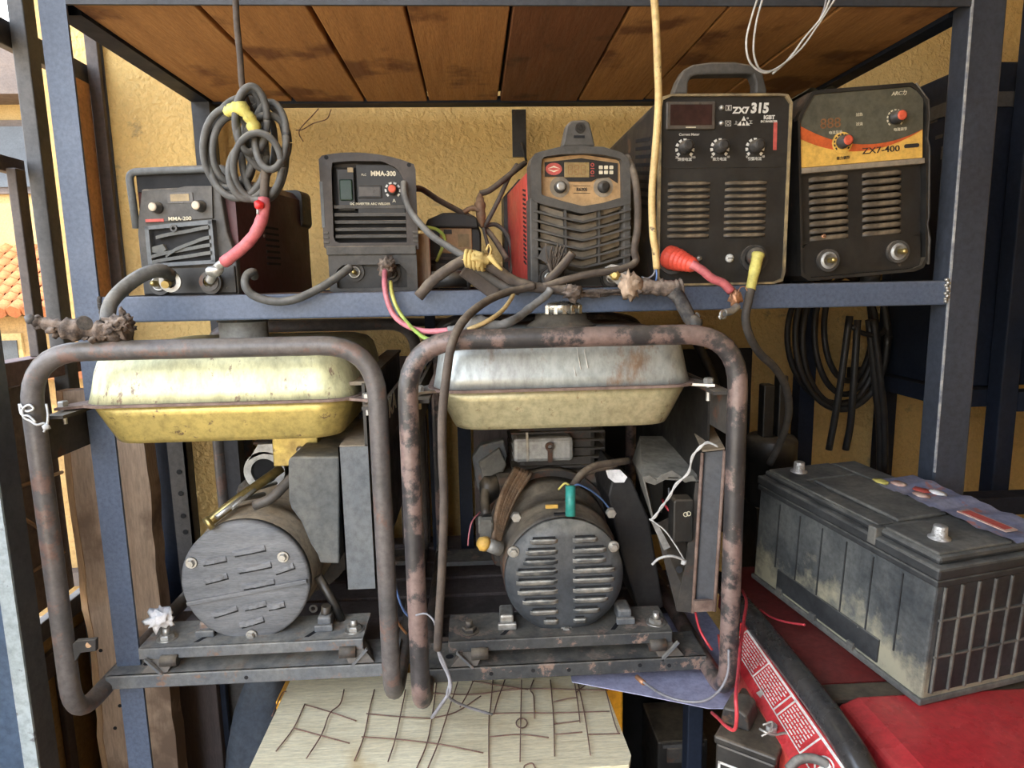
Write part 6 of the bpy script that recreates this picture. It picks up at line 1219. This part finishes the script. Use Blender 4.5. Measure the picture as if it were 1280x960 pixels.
part('lug', MB().tube(smooth([at(922, 382, 1.03), at(914, 389, 1.025), at(905, 391, 1.02)], 4), .006, 8).ring(at(903, 393, 1.018), (.5, -.8, 0), .0045, .0078, .003, 16), 'zinc', rp); part('lug_hook', MB().tube(smooth([at(902, 391, 1.016), at(899, 396, 1.014), at(901, 399, 1.014)], 3), .0018, 5), 'zinc', rp)
part('frayed_hair', MB().tube(smooth([at(922, 366, 1.03), at(926, 359, 1.03), at(932, 359, 1.03), at(934, 364, 1.03)], 4), .0008, 4), 'copper', rp)
yp = thing('welding_plug', 'yellow taped plug with grey cable on the large black welder', 'plug', tuple(at(944, 320, 1.085)))
part('plug_head', MB().lathe([(.016, 0), (.015, .012), (.011, .018), (0, .02)], at(943, 321, 1.099), (0, -1, 0), 20), 'dark_iron', yp)
part('taped_grip', MB().tube(smooth([at(948, 317, 1.072), at(945, 330, 1.068), at(941, 348, 1.064), at(938, 362, 1.06)], 5), lambda q: .0100-.002*q, 10, jit=.14), 'yellow_tape', yp, label='yellow taped grip')
part('cable', MB().tube(smooth([at(939, 360, 1.06), at(935, 378, 1.05), at(932, 398, 1.05), at(937, 420, 1.06), at(950, 442, 1.08), at(967, 458, 1.1), at(980, 478, 1.13), at(986, 502, 1.16), at(984, 528, 1.2), at(974, 556, 1.24), at(962, 580, 1.26)], 6), .0068, 10), 'rubber_dark', yp)
# fine wires, top right
tw_ = thing('loose_wires', 'grey white wires looping down from above over the large black welder', 'wire', tuple(at(950, 60, 1.06)))
for pts in ([(949, -8, 1.05), (940, 20, 1.05), (933, 50, 1.05), (936, 75, 1.055), (948, 88, 1.06), (962, 90, 1.065), (985, 75, 1.08), (1005, 48, 1.08), (1028, 20, 1.07), (1040, -8, 1.06)], [(955, -8, 1.055), (946, 25, 1.055), (942, 55, 1.055), (944, 75, 1.06), (952, 88, 1.065), (970, 86, 1.07), (1000, 62, 1.085), (1022, 32, 1.075), (1048, -8, 1.06)], [(1022, 30, 1.075), (1030, 12, 1.07), (1034, -8, 1.06)], [(992, 66, 1.085), (980, 80, 1.085), (966, 92, 1.08)]): part('wire', MB().tube(smooth([at(*q) for q in pts], 5), .0016, 6), 'white_wire' if pts[0][0] < 1000 else 'grey_wire', tw_)
# red wires by the battery, grey wire under the generator
cable('red_wire', 'thin red wire hanging from the dark down to the small battery box', 'wire', [(928, 738, 1.10), (933, 752, 1.04), (930, 775, .98), (926, 805, .93), (923, 840, .86), (920, 870, .80), (921, 895, .79), (918, 912, .80), (908, 908, .82), (898, 898, .86), (890, 891, .90)], .0026, 'red_wire')
cable('red_wire', 'thin red wire lying along the red machine beneath the battery', 'wire', [(950, 762, 1.07), (965, 772, 1.04), (985, 778, 1.0), (1006, 781, .97)], .002, 'red_wire')
cable('grey_wire', 'grey wire with a taped end drooping under the right generator corner', 'wire', [(802, 851, .99), (812, 858, .97), (828, 868, .92), (852, 876, .895), (880, 876, .885), (900, 862, .89), (910, 840, .895), (911, 812, .90)], .0020, 'grey_wire')
tp_ = obj('wire_joint', MB().tube([at(796, 846, 1.005), at(805, 854, .985)], .0042, 8), 'copper'); tag(tp_, 'copper coloured taped wire tip on the front channel of the right generator', 'wire joint')
# ================================================================== groups of repeated things
GROUPS = {'arc_welder': 'arc welders on the middle shelf', 'frame_generator': 'frame generators on the lower shelf', 'welding_cable': 'loose welding cables on the middle shelf',
          'power_cord': 'dark cords behind the welders', 'wire_mesh_offcut': 'rusty wire offcuts on the plywood', 'welding_plug': 'plugs on the large black welder',
          'steel_strip': 'steel strips leaning on the back wall', 'red_wire': 'thin red wires near the battery', 'binding_wire': 'thin wires on the yellow wall',
          'shade_sheet': 'added black sheets standing in for shade', 'hardboard_panel': 'hardboard panels behind the generators', 'black_hose': 'black hoses on the back wall'}
for o in C.objects:
    k = o.name.split('.')[0]
    if o.parent is None and k in GROUPS: o['group'] = GROUPS[k]
